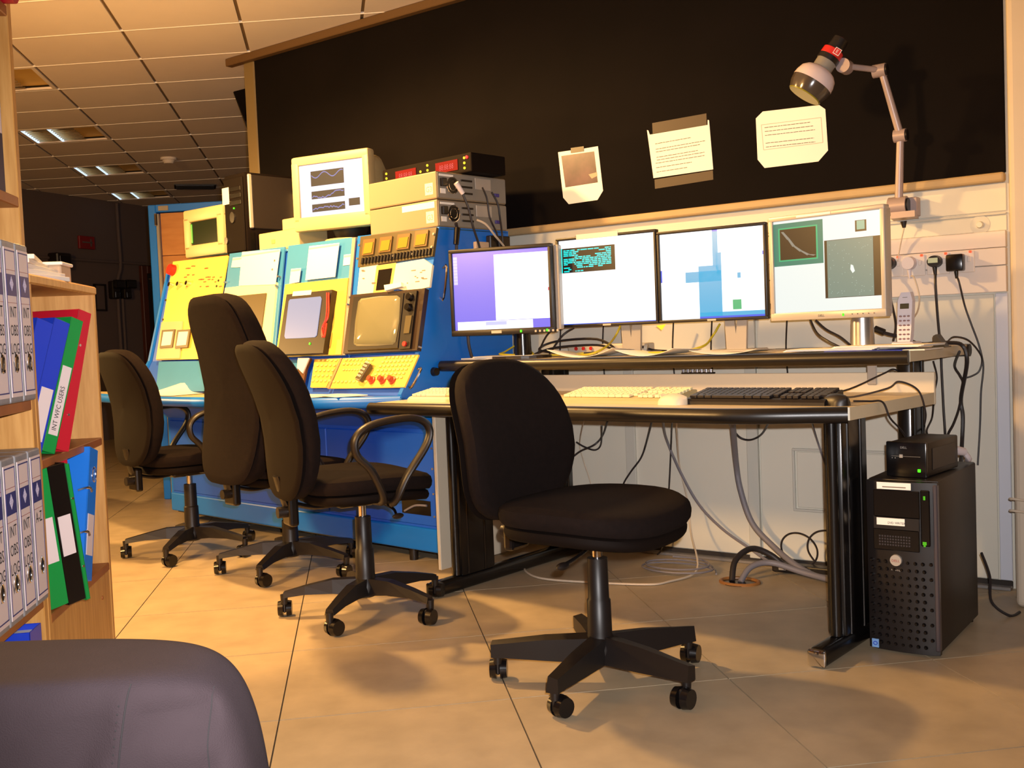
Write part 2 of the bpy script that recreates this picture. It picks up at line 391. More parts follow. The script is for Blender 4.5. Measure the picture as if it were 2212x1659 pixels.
# dark wedge loudspeaker behind the wall end
vf = Fr((0, 4.6, 0), (1, 0, 0), (0, 0, 1), (0, -1, 0))
q = [vf.on(*p) for p in ((499, 163), (548, 160), (548, 300), (536, 285), (500, 190))]
t = thing('loudspeaker', 'black wedge shaped loudspeaker high beside the post at the end of the board', 'loudspeaker', vf.w(*q[0]))
MB().prism(vf, q, -.25, 0).build('cabinet', m_plasg, t)
q2 = [vf.on(*p) for p in ((503, 168), (531, 167), (531, 262), (503, 190))]
MB().prism(vf, q2, 0, .006).build('grille', m_black, t)
MB().box(vf, (q[1][0]-.12, q[1][0]-.04), (q[1][1]-.15, CZ-.01), (-.16, -.10)).build('bracket', m_plasg, t)
# ================================================================== BOOKCASES (frame B, front plane x=-.672)
FX = -.672
def bk(o, x, y, z): return o
def bbox(mb, x, y, z, bev=.002): return mb.box(B, x, y, z, bev)
# short bookcase
t = thing('bookcase', 'low light oak bookcase holding coloured folders', 'bookcase', B.w(FX-.15, 2.6, 0), R(45))
YA, YB = 2.325, 2.90
H1 = 1.17
bbox(MB(), (FX-.32, FX), (YB-.02, YB), (0, H1-.02)).build('side_panel', m_oak, t)
bbox(MB(), (FX-.32, FX), (YA, YA+.02), (0, H1-.02)).build('side_panel', m_oak, t)
bbox(MB(), (FX-.33, FX+.003), (YA, YB+.003), (H1-.022, H1), .004).build('top_board', m_oak, t)
bbox(MB(), (FX-.32, FX-.31), (YA+.02, YB-.02), (.06, H1-.02)).build('back_panel', m_oak, t)
for z in (.772, .438): bbox(MB(), (FX-.31, FX), (YA+.02, YB-.02), (z-.02, z)).build('shelf', m_oakd, t)
bbox(MB(), (FX-.31, FX-.002), (YA+.02, YB-.02), (.0, .418), .002).build('door_panel', m_oak, t)
MB().cyl(B.w(FX-.002, 2.79, .365), B.w(FX+.001, 2.79, .365), .005).build('screw_cap', m_oakd, t)
# tall bookcase nearer the camera
t = thing('bookcase', 'tall oak bookcase full of white lever arch files', 'bookcase', B.w(FX-.15, 1.9, 0), R(45))
YC = 1.45
bbox(MB(), (FX-.32, FX), (YA-.028, YA-.003), (0, 2.2)).build('side_panel', m_oak, t)
bbox(MB(), (FX-.32, FX), (YC, YC+.022), (0, 2.2)).build('side_panel', m_oak, t)
bbox(MB(), (FX-.33, FX+.003), (YC-.005, YA), (2.2, 2.222), .004).build('top_board', m_oak, t)
bbox(MB(), (FX-.32, FX-.31), (YC+.022, YA-.028), (.06, 2.2)).build('back_panel', m_oak, t)
for z in (.07, .487, .905, 1.325, 1.715): bbox(MB(), (FX-.31, FX), (YC+.022, YA-.028), (z-.022, z)).build('shelf', m_oakd, t)
m_spine = M('file label paper', (222, 205, 204), .55); m_case = M('grey marbled file', (150, 148, 152), .45, var=.4, scale=40)
m_blulab = M('blue label block', (48, 52, 118), .5); m_rust = M('label rust line', (150, 70, 60), .6); m_lil = M('label emblem', (196, 188, 214), .6)
SPF = Fr((0, 0, 0), (1, 0, 0), (0, 0, 1))
def lever_file(y0, z0, lines, label, wd=.0795, h=.318, grp='white lever arch files'):
    xs = FX+.012
    t = thing('lever_arch_file', label, 'file', B.w(xs-.14, y0+wd/2, z0), R(45), grp)
    f = Fr(B.w(xs, y0, z0), B.y, (0, 0, 1), B.x)      # spine face
    MB().box(f, (.001, wd-.001), (0, h), (-.285, 0), .004, 2).build('case', m_case, t)
    MB().box(f, (.007, wd-.007), (.012, h-.014), (0, .0015)).build('spine_label', m_spine, t)
    mb = MB()
    for a in ((.009, wd-.009, h-.021, h-.0185), (.009, wd-.009, .02, .0225), (.0095, .0115, .02, h-.02), (wd-.0115, wd-.0095, .02, h-.02)): mb.box(f, a[:2], a[2:], (.0015, .002))
    mb.build('label_border', m_blulab, t)
    e = MB().box(f, (.012, wd-.012), (h-.108, h-.066), (.0015, .0022)).build('emblem_block', m_blulab, t)
    mb = MB(); cx, cz = wd/2, h-.084
    for i in range(3):
        for j in range(3):
            u, v = (i-1)*.0052, (j-1)*.0052; x, z = cx+(u-v)*.75, cz+(u+v)*1.0
            mb.prism(f, [(x, z-.0042), (x+.0032, z), (x, z+.0042), (x-.0032, z)], .0022, .0026)
    mb.build('emblem', m_lil, e)
    for zz in (h-.058, h-.122): MB().box(f, (.012, wd-.012), (zz, zz+.0008), (.0015, .002)).build('label_rule', m_rust, t)
    for k, s in enumerate(lines): text(s, f, wd/2, h-.150-.036*k, .031 if len(s) < 5 else .022, m_inkd, t, 'handwriting', .0022, 'CENTER', .8)
    rz = .078
    MB().tube([f.w(wd/2+.011*math.cos(q*math.pi/6), rz+.017*math.sin(q*math.pi/6), .002) for q in range(12)], .0022, 6, True, 2).build('ring_rim', m_chrome, t, True)
    MB().prism(f, [(wd/2+.0095*math.cos(q*math.pi/8), rz+.015*math.sin(q*math.pi/8)) for q in range(16)], .001, .0024).build('finger_hole', m_plasg, t)
    return t
yb = YA-.031
for k, (ln, lb) in enumerate(((['A-Z'], 'white lever arch file marked A-Z, last on the lower shelf'), (['INT', 'OBS', 'LOG', 'V.19'], 'white lever arch file marked V.19 beside the A-Z file'), (['INT', 'OBS', 'LOG', 'V.18'], 'white lever arch file marked V.18, third from the right below'), (['INT', 'OBS', 'LOG', '17'], 'white lever arch file marked 17, at the left frame edge'), (['INT', 'OBS', 'LOG', '16'], 'white lever arch file marked 16, outside the frame on the lower shelf'))):
    lever_file(yb-.082*(k+1), .487, ln, lb)
for k, (ln, lb) in enumerate(((['INT', 'OBS', 'LOG', 'V.10'], 'white lever arch file marked V.10, last on the upper shelf'), (['INT', 'OBS', 'LOG', 'V.9'], 'white lever arch file marked V.9, second from the right above'), (['INT', 'OBS', 'LOG', 'V.8'], 'white lever arch file marked V.8 at the left frame edge'), (['INT', 'OBS', 'LOG', 'V.7'], 'white lever arch file marked V.7, fourth from the right above'))):
    lever_file(yb-.082*(k+1), .905, ln, lb)
# top shelf: blue boxes
t = thing('box_file', 'dark blue box file high on the tall bookcase', 'box file', B.w(FX-.12, yb-.2, 1.325), R(45))
f = Fr(B.w(FX-.01, yb-.14, 1.325), B.y, (0, 0, 1), B.x)
MB().box(f, (.0, .1), (0, .3), (-.25, 0), .004).build('case', M('navy card', (24, 26, 62), .5), t)
MB().box(f, (.01, .09), (.12, .26), (0, .0015)).build('spine_label', m_spine, t)
t = thing('tape_roll', 'crimson roll at the top left corner on the shelf', 'tape', B.w(FX-.05, yb-.0, 1.715), R(45))
f = Fr(B.w(FX+.0, yb-.01, 1.716), B.y, (0, 0, 1), B.x)
MB().cyl(f.w(.0, .035, -.03), f.w(.0, .035, .02), .035, .035, 18).build('roll', m_redc, t, True); MB().cyl(f.w(0, .035, .0205), f.w(0, .035, .023), .018, .018, 14).build('core', m_spine, t, True)
# leaning folders
def folder(name, label, y0, w_, z0, h, lean, mat, grp=None, dep=.24, xo=-.03, yaw=0, rings=False, lab=None, fanc=None, cat='folder', inside=True):
    """spine box standing on the shelf at z0, leaning 'lean' metres (+ = away) at its top"""
    t = thing(name, label, cat, B.w(FX+xo-dep/2, y0+w_/2, z0), R(45), grp)
    a = math.atan2(lean, h)
    by = B.y*math.cos(R(yaw)) + B.x*math.sin(R(yaw)); bx = B.x*math.cos(R(yaw)) - B.y*math.sin(R(yaw))
    yx = by*math.cos(a) - Vector((0, 0, 1))*math.sin(a); up = by*math.sin(a)+Vector((0, 0, 1))*math.cos(a)
    zz = z0 + (w_*math.sin(a) if a > 0 else 0)
    f = Fr(B.w(FX+xo, y0, zz+.001), yx, up, bx)
    mb = MB()
    mb.box(f, (0, w_), (0, h), (-.003, 0), .001)
    mb.box(f, (0, .003), (0, h), (-dep, 0), .001); mb.box(f, (w_-.003, w_), (0, h), (-dep, 0), .001)
    mb.build('cover', mat, t)
    if inside: MB().box(f, (.004, w_-.004), (.006, h-.012), (-dep+.01, -.006)).build('pages', m_paper, t)
    if rings:
        for zr in (h*.33, h*.66):
            MB().tube([f.w(-.012, zr, -.02), f.w(.0, zr+.008, .002), f.w(.014, zr, .004)], .0035, 6).build('ring', m_chrome, t, True)
    if rings or fanc: MB().tube([f.w(w_*.6+.012*math.cos(q*math.pi/6), h*.8+.018*math.sin(q*math.pi/6), .001) for q in range(12)], .002, 6, True, 2).build('ring_rim', m_chrome, t, True)
    if lab:
        MB().box(f, (w_*.15, w_*.85), (lab[0], lab[1]), (0, .0012)).build('spine_label', m_spine, t)
        if len(lab) > 2: text(lab[2], f, w_*.62, lab[0]+.01, min(.02, w_*.5), m_inkd, t, 'lettering', .002, 'LEFT', .8, R(90))
    else:
        for zr in (h*.25, h*.75): MB().cyl(f.w(w_/2, zr, 0), f.w(w_/2, zr, .002), .003).build('rivet', m_chrome, t, True)
    return t
z1 = .772
for k in range(3): folder('folder', ['dark grey folder leaning against the file end, outermost', 'dark grey folder, middle of the three grey ones', 'dark grey folder beside the blue ring binder'][k], 2.349+.017*k, .03, z1, .30, .035, m_dgrey, 'grey folders on the upper shelf', .14, -.15+.022*k, 38)
folder('ring_binder', 'deep blue ring binder next to the grey folders', 2.352, .046, z1, .31, .11, m_bluec, None, .17, -.075, 33, lab=(.03, .13))
folder('ring_binder', 'deep blue ring binder with white label beside the green one', 2.392, .046, z1, .31, .11, m_bluec, None, .18, -.049, 33, lab=(.03, .15))
folder('folder', 'green folder with a WFC users label', 2.432, .036, z1, .315, .11, m_green, None, .2, -.023, 33, lab=(.04, .2, 'INT WFC USERS'))
folder('folder', 'red plastic folder beside the green labelled one', 2.466, .04, z1, .33, .10, m_redc, None, .2, -.004, 30)
folder('folder', 'tall red wallet standing behind the blue and green folders', 2.44, .14, z1, .375, .03, m_redc, None, .02, -.20, 55, inside=False)
folder('comb_bound_book', 'thin green patterned booklet at the end of the upper shelf', 2.60, .012, z1, .25, .01, M('dark green booklet', (60, 110, 70), .5), None, .2, -.02, cat='booklet')
z2 = .438
t = folder('comb_bound_book', 'comb bound report with black and white spine', 2.350, .016, z2, .3, -.0, M('white comb cover', (190, 188, 196), .5), None, .2, -.045, 0, cat='booklet')
mb = MB()
for k in range(20): mb.box(Fr(B.w(FX-.045, 2.350, z2), B.y, (0, 0, 1), B.x), (.001, .015), (.008+.0145*k, .015+.0145*k), (.0, .006), .001)
c = mb.build('comb', m_plasg, t); c['kind'] = 'stuff'
folder('folder', 'green folder leaning on the lower shelf with blank label', 2.374, .05, z2, .315, -.035, m_green, None, .2, -.012, 38, lab=(.1, .2))
folder('folder', 'black folder leaning against the green one', 2.413, .046, z2, .315, -.035, m_plasg, None, .2, .018, 38, lab=(.11, .2))
folder('folder', 'green plastic folder just behind the black one', 2.450, .012, z2, .315, -.035, m_green, None, .2, .046, 38)
folder('folder', 'red soft folder behind the bright blue ring binder', 2.50, .07, z2, .315, .0, m_redc, None, .15, -.04, 30)
folder('ring_binder', 'bright blue ring binder with chrome rings', 2.60, .056, z2, .325, .10, m_blueb, None, .25, .004, 6, rings=True, lab=(.06, .16))
folder('folder', 'red folder right of the bright blue binder', 2.672, .045, z2, .31, .08, m_redc, None, .24, -.02, 6, lab=(.02, .1))
folder('folder', 'thin red folder last on the lower shelf', 2.722, .024, z2, .3, .07, m_redc, None, .24, -.03, inside=False)
# bottom of the tall bookcase
for k in range(4): folder('booklet', ['outermost dark booklet on the bottom shelf', 'second dark booklet from the left on the bottom shelf', 'third dark booklet on the bottom shelf', 'dark booklet touching the royal blue box file'][k], yb-.17+.016*k, .014, .07, .36-.003*k, 0, M('dark booklet', (38, 52, 40), .4), 'dark booklets on the bottom shelf', .2, -.03, cat='booklet')
folder('box_file', 'royal blue box file on the bottom shelf', yb-.1, .075, .07, .37, 0, m_bluec, None, .2, .0, cat='box file')
# papers on top of the low bookcase
t = thing('paper_stack', 'loose stack of papers on top of the low bookcase', 'papers', B.w(FX-.15, 2.5, H1), R(45))
for k in range(5):
    f = Fr(B.w(FX-.25+.006*k, 2.40+.012*k, H1+.011*k), (B.x+B.y*.1*(k-2)), (B.y-B.x*.1*(k-2)), (0, 0, 1))
    MB().box(f, (0, .2), (0, .29), (0, .0105), .001).build('sheets', m_paper, t)
t = thing('card_box', 'small buff card box beside the loose papers on the low bookcase', 'box', B.w(FX-.1, 2.73, H1), R(45))
MB().box(B, (FX-.2, FX-.03), (2.70, 2.79), (H1, H1+.045), .003).build('carton', M('buff card', (196, 170, 140), .7), t)
MB().box(B, (FX-.205, FX-.025), (2.695, 2.795), (H1+.045, H1+.053), .002).build('lid', m_paper, t)
# ================================================================== DESK (frame D)
t = thing('computer_desk', 'long cream computer desk with black edges, raised monitor shelf and black legs', 'desk', D.w(-.95, .4, 0), R(-3.5))
DZ = .75; SZ = .897
def bd(x, y, z, name, mat, bev=.003, seg=1, par=None): return MB().box(D, x, y, z, bev, seg).build(name, mat, par or t)
top = [(-1.9, -.10), (-1.2, -.115), (-.45, -.115), (-.2, -.07), (0, .015), (.035, .645), (-1.9, .645)]
MB().prism(Fr(D.w(0, 0, 0), D.x, D.y, (0, 0, 1)), top, DZ-.038, DZ).build('desktop', m_desk, t)
# rounded black front edging
path = [(-1.905, -.108), (-1.55, -.114), (-1.2, -.119), (-.45, -.119), (-.3, -.105), (-.2, -.075), (-.1, -.03), (-.004, .010)]
MB().tube([D.w(x, y, DZ-.0215) for x, y in path], .024, 12, sm=3, ry=.0215, up=(0, 0, 1)).build('front_edging', m_edge, t, True)
# upright back panel and cable tray
bd((-1.9, .035), (.648, .664), (DZ-.04, .818), 'back_panel', M('cream metal panel', (222, 206, 178), .4), .002)
bd((-.19, -.155), (.64, .648), (.775, .86), 'panel_bracket', m_silver, .004)
# raised shelf
MB().prism(Fr(D.w(0, 0, 0), D.x, D.y, (0, 0, 1)), [(-1.93, .34), (.022, .462), (.022, 1.06), (-1.87, 1.06)], SZ-.036, SZ).build('monitor_shelf', m_desk, t)
MB().tube([D.w(-1.93, .333, SZ-.021), D.w(.02, .455, SZ-.021)], .023, 12, sm=1, ry=.021, up=(0, 0, 1)).build('shelf_front_edging', m_edge, t, True)
MB().tube([D.w(-1.87, 1.065, SZ-.021), D.w(.03, 1.065, SZ-.021)], .023, 12, sm=1, ry=.021, up=(0, 0, 1)).build('shelf_back_edging', m_edge, t, True)
def leg(x):
    mb = MB()
    mb.tube([D.w(x, -.09, .03), D.w(x, .05, .033), D.w(x, .9, .033)], .034, 12, sm=1, ry=.03, up=(1, 0, 0)) if False else mb.box(D, (x-.028, x+.028), (-.09, .95), (0, .058), .018, 3)
    mb.build('foot', m_leg, t, True)
    MB().box(D, (x-.027, x+.027), (-.092, -.078), (.004, .054), .006, 2).build('foot_cap', m_chrome if x > -1 else m_leg, t, True)
    mb = MB(); mb.box(D, (x-.03, x+.03), (.06, .26), (.055, DZ-.038), .012, 2)
    c = mb.build('column', m_leg, t, True)
    for k in (0, 2): MB().cyl(D.w(x+.029, .10+.05*k, .06), D.w(x+.029, .10+.05*k, DZ-.045), .005, .006, 8).build('flute', m_leg, c, True)
    for k in (0,): MB().cyl(D.w(x-.0, .058, .06), D.w(x, .058, DZ-.045), .018, .018, 12).build('flute', m_leg, c, True)
    c = MB().box(D, (x-.025, x+.025), (.67, .82), (.055, SZ-.036), .012, 2).build('rear_column', m_leg, t, True)
    for k in (0, 2): MB().cyl(D.w(x+.024, .70+.04*k, .06), D.w(x+.024, .70+.04*k, SZ-.04), .005, .006, 8).build('flute', m_leg, c, True)
leg(-.075); leg(-1.63)
bd((-1.752, -1.735), (.08, .5), (.06, DZ-.04), 'end_panel', m_beige, .002)
# ------------------------------------------------------------------ monitors
SHZ = SZ
def monitor(label, cor, bez, body, pt, mth, stand, sc_fn, thk=.05, led=None, base='col', name='monitor', btm=None, th=0):
    """cor: TL TR BR BL pixels of the outer bezel, read on the vertical plane y=yv of the desk frame"""
    o_ = D.w(*pt); G = flat(o_.x, o_.y, mth); base_f = vert(G, 0)
    q = [base_f.on(*c) for c in cor]
    x0 = (q[0][0]+q[3][0])/2; x1 = (q[1][0]+q[2][0])/2; z0 = (q[2][1]+q[3][1])/2; z1 = (q[0][1]+q[1][1])/2
    cx = (x0+x1)/2
    t = thing(name, label, 'monitor', G.w(cx, .06, SHZ), R(mth))
    yv = 0; f = Fr(G.w(x0, 0, z0), G.x, (0, 0, 1), -G.y); w_, h_ = x1-x0, z1-z0
    bl, bb = bez
    mb = MB()
    mb.box(f, (0, w_), (0, bb), (-thk*.6, 0), .004, 2); mb.box(f, (0, w_), (h_-bl, h_), (-thk*.6, 0), .004, 2)
    mb.box(f, (0, bl), (bb*.8, h_-bl*.8), (-thk*.6, 0), .004, 2); mb.box(f, (w_-bl, w_), (bb*.8, h_-bl*.8), (-thk*.6, 0), .004, 2)
    mb.build('bezel', body, t, True)
    mb = MB(); mb.box(f, (.008, w_-.008), (.008, h_-.008), (-thk, -thk*.55), .006, 2); mb.box(f, (w_*.2, w_*.8), (h_*.2, h_*.75), (-thk-.03, -thk), .012, 2)
    mb.build('back_shell', body, t, True)
    mb = MB(); sc_fn(mb, f, bl-.001, w_-bl+.001, bb-.001, h_-bl+.001); mb.build('screen', None, t)
    if stand == 'silver':
        a = base_f.on(1832, 700)[0]-x0
        mb = MB(); mb.cyl(G.w(x0+a, yv+.10, SHZ+.01), G.w(x0+a, yv+.10, z0+.1), .04, .034, 20); mb.build('stand', m_steel, t, True)
        MB().prism(Fr((0, 0, 0), (1, 0, 0), (0, 1, 0)), [tuple((G.w(x0+a+.14*math.cos(k*math.pi/12), yv+.09+.1*math.sin(k*math.pi/12)))[:2]) for k in range(24)], SHZ, SHZ+.012).build('base', m_silver, t)
    elif stand == 'black':
        a = base_f.on(1111, 740)[0]-x0
        MB().cyl(G.w(x0+a, yv+.10, SHZ+.01), G.w(x0+a, yv+.10, z0+.1), .037, .033, 20).build('stand', m_plasg, t, True)
        MB().prism(Fr((0, 0, 0), (1, 0, 0), (0, 1, 0)), [tuple((G.w(x0+a+.13*math.cos(k*math.pi/12), yv+.08+.10*math.sin(k*math.pi/12)))[:2]) for k in range(24)], SHZ, SHZ+.012).build('base', m_plas, t)
    else:
        a = w_*.64
        for s_ in (-1, 1):
            MB().prism(Fr(G.w(x0+a, yv+.09, 0), G.x, (0, 0, 1), -G.y), [(s_*.020, z0+.12), (s_*.05, z0+.12), (s_*.04, SHZ+.01), (0, SHZ+.01), (0, SHZ+.07)], -.008, .008).build('stand_arm', m_silver, t)
        MB().box(G, (x0+a-.09, x0+a+.09), (yv+.03, yv+.19), (SHZ, SHZ+.012), .004).build('base', m_silver, t)
        MB().box(G, (x0+a-.04, x0+a+.04), (yv+.05, yv+.1), (z0+.09, z0+.16), .004).build('hinge', m_silver, t)
    return t, f, w_, h_
w_white = E('screen white', (252, 253, 255), 1.35); w_lil = E('screen lilac', (112, 108, 235), 1.1); w_lil2 = E('screen pale lilac', (190, 196, 255), 1.15)
w_cyan = E('screen cyan', (0, 225, 215), 1.5); w_dark = E('screen dark', (36, 20, 16), .8); w_sky = E('screen sky blue', (40, 175, 225), 1.0)
w_bl = E('screen blue', (30, 90, 235), 1.0); w_teal = E('screen teal', (30, 140, 120), .8); w_grn = E('screen green', (30, 190, 130), .9)
w_gryim = E('screen grey image', (120, 148, 138), .85); w_bw = E('screen bright spot', (225, 240, 232), 1.1); w_aqua = E('screen aqua', (150, 245, 245), 1.1)
led_g = E('green led', (60, 235, 20), 2.5); led_r = E('red neon', (255, 60, 30), 3.0); led_y = E('amber led', (225, 200, 40), 1.6); led_rr = E('bright red led', (255, 20, 30), 4.0)
def quad(mb, f, x0, x1, y0, y1, m_, k=1, h=-.008): mb.mat(m_); mb.box(f, (x0, x1), (y0, y1), (h-.0015, h+.0004*k))
def S1(mb, f, x0, x1, y0, y1):
    w_, h_ = x1-x0, y1-y0
    quad(mb, f, x0, x1, y0, y1, w_lil)
    quad(mb, f, x0+w_*.44, x1-.002, y0+h_*.115, y1-h_*.05, w_white, 2)
    quad(mb, f, x0+w_*.03, x0+w_*.82, y0+.001, y0+h_*.11, w_white, 2)
    quad(mb, f, x0+w_*.33, x0+w_*.55, y0+h_*.055, y0+h_*.10, w_lil2, 3)
    for k in range(9): quad(mb, f, x0+.004, x0+w_*.05, y1-h_*(.05+.04*k)-.012, y1-h_*(.05+.04*k), w_lil2, 2)
    quad(mb, f, x1-.006, x1-.001, y0+h_*.46, y0+h_*.50, E('screen red mark', (230, 60, 90), 1), 3)
def S2(mb, f, x0, x1, y0, y1):
    w_, h_ = x1-x0, y1-y0
    quad(mb, f, x0, x1, y0, y1, w_white)
    quad(mb, f, x0, x0+w_*.6, y1-h_*.385, y1-h_*.095, w_dark, 2)
    rnd = random.Random(3)
    quad(mb, f, x0, x0+w_*.035, y1-h_*.385, y1-h_*.095, w_cyan, 3)
    for r in range(13):
        yy = y1-h_*(.115+.0205*r); x = x0+w_*.05
        end = x0+w_*(.56 if r < 10 else (.26 if r > 10 else .5))
        while x < end:
            ln = w_*rnd.uniform(.012, .07); p = .75 if r not in (2, 3) or x < x0+w_*.3 or x > x0+w_*.38 else .1
            if rnd.random() < p: quad(mb, f, x, min(x+ln, end), yy-h_*.013, yy, w_cyan, 3)
            x += ln+w_*.008
    quad(mb, f, x0+.001, x1, y0, y0+.004, w_bl, 2)
def S3(mb, f, x0, x1, y0, y1):
    w_, h_ = x1-x0, y1-y0
    quad(mb, f, x0, x1, y0, y1, w_white)
    X = lambda u: x0+w_*u; Y = lambda v: y1-h_*v
    quad(mb, f, X(.52), X(.57), Y(.42), Y(0), w_sky, 2); quad(mb, f, X(.25), X(.60), Y(.58), Y(.46), w_sky, 2)
    quad(mb, f, X(.38), X(.60), Y(1), Y(.40), w_sky, 2); quad(mb, f, X(.38), X(1), Y(1), Y(.93), w_sky, 2); quad(mb, f, X(.38), X(1), Y(1), Y(.975), w_bl, 3)
    quad(mb, f, X(.55), X(.60), Y(.5), Y(.26), w_sky, 2)
    quad(mb, f, X(.70), X(.78), Y(.91), Y(.80), w_grn, 3); quad(mb, f, X(.75), X(.78), Y(.56), Y(.50), w_sky, 3)
    quad(mb, f, X(.0), X(.015), Y(.56), Y(.42), w_bl, 2); quad(mb, f, X(.985), X(1), Y(.32), Y(.28), w_bl, 2); quad(mb, f, X(.52), X(.57), Y(.02), Y(0), w_bl, 3)
def S4(mb, f, x0, x1, y0, y1):
    w_, h_ = x1-x0, y1-y0
    X = lambda u: x0+w_*u; Y = lambda v: y1-h_*v
    quad(mb, f, x0, x1, y0, y1, E('screen soft white', (232, 240, 236), 1.05))
    quad(mb, f, X(.0), X(.48), Y(.49), Y(.03), w_teal, 2); quad(mb, f, X(.05), X(.43), Y(.44), Y(.08), w_grn, 3); quad(mb, f, X(.065), X(.415), Y(.425), Y(.095), w_dark, 4)
    pts = [(.09, .12), (.15, .2), (.2, .28), (.27, .34), (.34, .385), (.40, .395)]
    m_c = E('screen curve', (150, 150, 140), .8)
    for a, b in zip(pts, pts[1:]):
        mb.mat(m_c); dx = .006
        mb.prism(f, [(X(a[0]-.012), Y(a[1])), (X(a[0]+.012), Y(a[1])), (X(b[0]+.012), Y(b[1])), (X(b[0]-.012), Y(b[1]+.01))], -.0075, -.0058)
    quad(mb, f, X(.49), X(1), Y(.865), Y(.26), w_dark, 2); quad(mb, f, X(.515), X(.93), Y(.86), Y(.265), w_gryim, 3)
    rnd = random.Random(5)
    for k in range(60):
        a, b = rnd.uniform(.53, .92), rnd.uniform(.28, .84); quad(mb, f, X(a), X(a+.006), Y(b+.006), Y(b), E('screen speck', (165, 190, 180), .9), 4)
    mb.mat(w_bw); mb.prism(f, [(X(.725), Y(.58)), (X(.745), Y(.62)), (X(.765), Y(.60)), (X(.75), Y(.54)), (X(.73), Y(.53))], -.0075, -.006)
    quad(mb, f, X(.775), X(.875), Y(.20), Y(.085), w_dark, 2); quad(mb, f, X(.79), X(.86), Y(.18), Y(.09), E('screen pale green', (140, 190, 165), .9), 3)
t1, f1, w1, h1 = monitor('black framed monitor with lilac and white screen, leftmost on the shelf', [(968, 540), (1190, 525), (1196, 718), (975, 727)], (.016, .024), m_plas, (-1.55, .44), 15, 'black', S1, .06)
for k in range(6): MB().box(f1, (w1*.82+.019*k, w1*.82+.019*k+.009), (.004, .013), (0, .003), .001).build('button', m_silver, t1)
for xx in (.68, .93): MB().box(f1, (w1*xx, w1*xx+.008), (.006, .016), (0, .004), .001).build('power_light', led_g, t1)
MB().box(f1, (w1+.0, w1+.022), (.012, h1-.006), (-.07, -.03), .004).build('side_shell', m_silver, t1)
MB().box(f1, (w1*.40, w1*.5), (.006, .018), (0, .001)).build('maker_label', m_silver, t1)
t2, f2, w2, h2 = monitor('thin bezel monitor showing a cyan text window on white', [(1200, 513), (1418, 497), (1420, 700), (1206, 708)], (.012, .012), m_plas, (-1.05, .62), 2, 'arms', S2)
MB().box(f2, (w2*.22, w2*.64), (h2-.013, h2+.008), (0, .002), .001).build('name_label', M('pale pink label', (226, 196, 190), .6), t2)
MB().box(f2, (w2*.46, w2*.54), (.002, .009), (0, .001)).build('maker_label', m_silver, t2)
t3, f3, w3, h3 = monitor('thin bezel monitor showing sky blue desktop between white windows', [(1420, 497), (1655, 483), (1657, 690), (1420, 698)], (.012, .012), m_plas, (-1.05, .62), 2, 'arms', S3)
MB().prism(f3, [(-.012, -.008), (.03, -.004), (.012, -.026)], 0, .001).build('sticky_note', M('yellow note', (226, 220, 40), .6), t3)
MB().box(f3, (w3*.46, w3*.54), (.002, .009), (0, .001)).build('maker_label', m_silver, t3)
t4, f4, w4, h4 = monitor('large silver framed monitor with a grey star image, at the right end of the shelf', [(1661, 470), (1912, 440), (1912, 685), (1663, 693)], (.017, .028), m_silver, (-.52, .60), -10, 'silver', S4, .065)
MB().box(f4, (w4*.26, w4*.56), (h4-.012, h4-.004), (0, .0015), .001).build('name_label', m_paper, t4)
MB().box(f4, (w4*.64, w4*.655), (.008, .017), (0, .003), .001).build('power_light', led_g, t4)
for k in range(5): MB().box(f4, (w4*(.72+.045*k), w4*(.72+.045*k)+.004), (.012, .015), (0, .002)).build('button', m_chrome, t4)
text('DELL', f4, w4*.46, .009, .011, m_inkd, t4, h=.001, align='CENTER')
# ------------------------------------------------------------------ keyboards and mice
def keyboard(label, x0, x1, y0, y1, body, keym, rz=0, grp=None, numpad=True):
    o = D.w((x0+x1)/2, (y0+y1)/2, DZ); t = thing('keyboard', label, 'keyboard', o, R(-3.5+rz))
    F_ = flat(o.x, o.y, -3.5+rz, DZ); w_, d_ = (x1-x0)/2, (y1-y0)/2; w_ *= 2; d_ *= 2
    f = Fr(F_.w(-w_/2, -d_/2, .001), F_.x, (F_.y*math.cos(.12)+Vector((0, 0, 1))*math.sin(.12)))
    MB().prism(Fr(F_.w(-w_/2, -d_/2, 0), F_.y, (0, 0, 1), F_.x), [(0, 0), (d_, 0), (d_, .038), (d_*.93, .040), (.012, .018), (0, .010)], 0, w_).build('case', body, t)
    mb = MB(); ky = Fr(F_.w(-w_/2, -d_/2, .017), F_.x, (F_.y+Vector((0, 0, .155))))
    kw = w_*.96/22.5
    for r in range(6):
        yy = d_*.12+r*(d_*.8/6)+(.004 if r == 5 else 0)
        xs = list(range(15)) + [15.6, 16.6, 17.6] + [18.9, 19.9, 20.9, 21.7]
        if r == 0: 
            for a, b in ((0, 1.3), (1.3, 2.6), (2.6, 3.9), (3.9, 9.6), (9.6, 11), (11, 12.4), (12.4, 14)): mb.box(ky, (w_*.02+a*kw+.001, w_*.02+b*kw-.001), (yy, yy+d_*.115), (0, .009), .0015)
            xs = [15.6, 16.6, 17.6, 18.9, 19.9, 20.9]
        for x in xs:
            if r == 2 and x in (15.6, 16.6, 17.6): continue
            mb.box(ky, (w_*.02+x*kw+.001, w_*.02+(x+.93)*kw), (yy, yy+d_*.115), (0, .009), .0015)
    k = mb.build('keys', keym, t); k['kind'] = 'stuff'
    return t
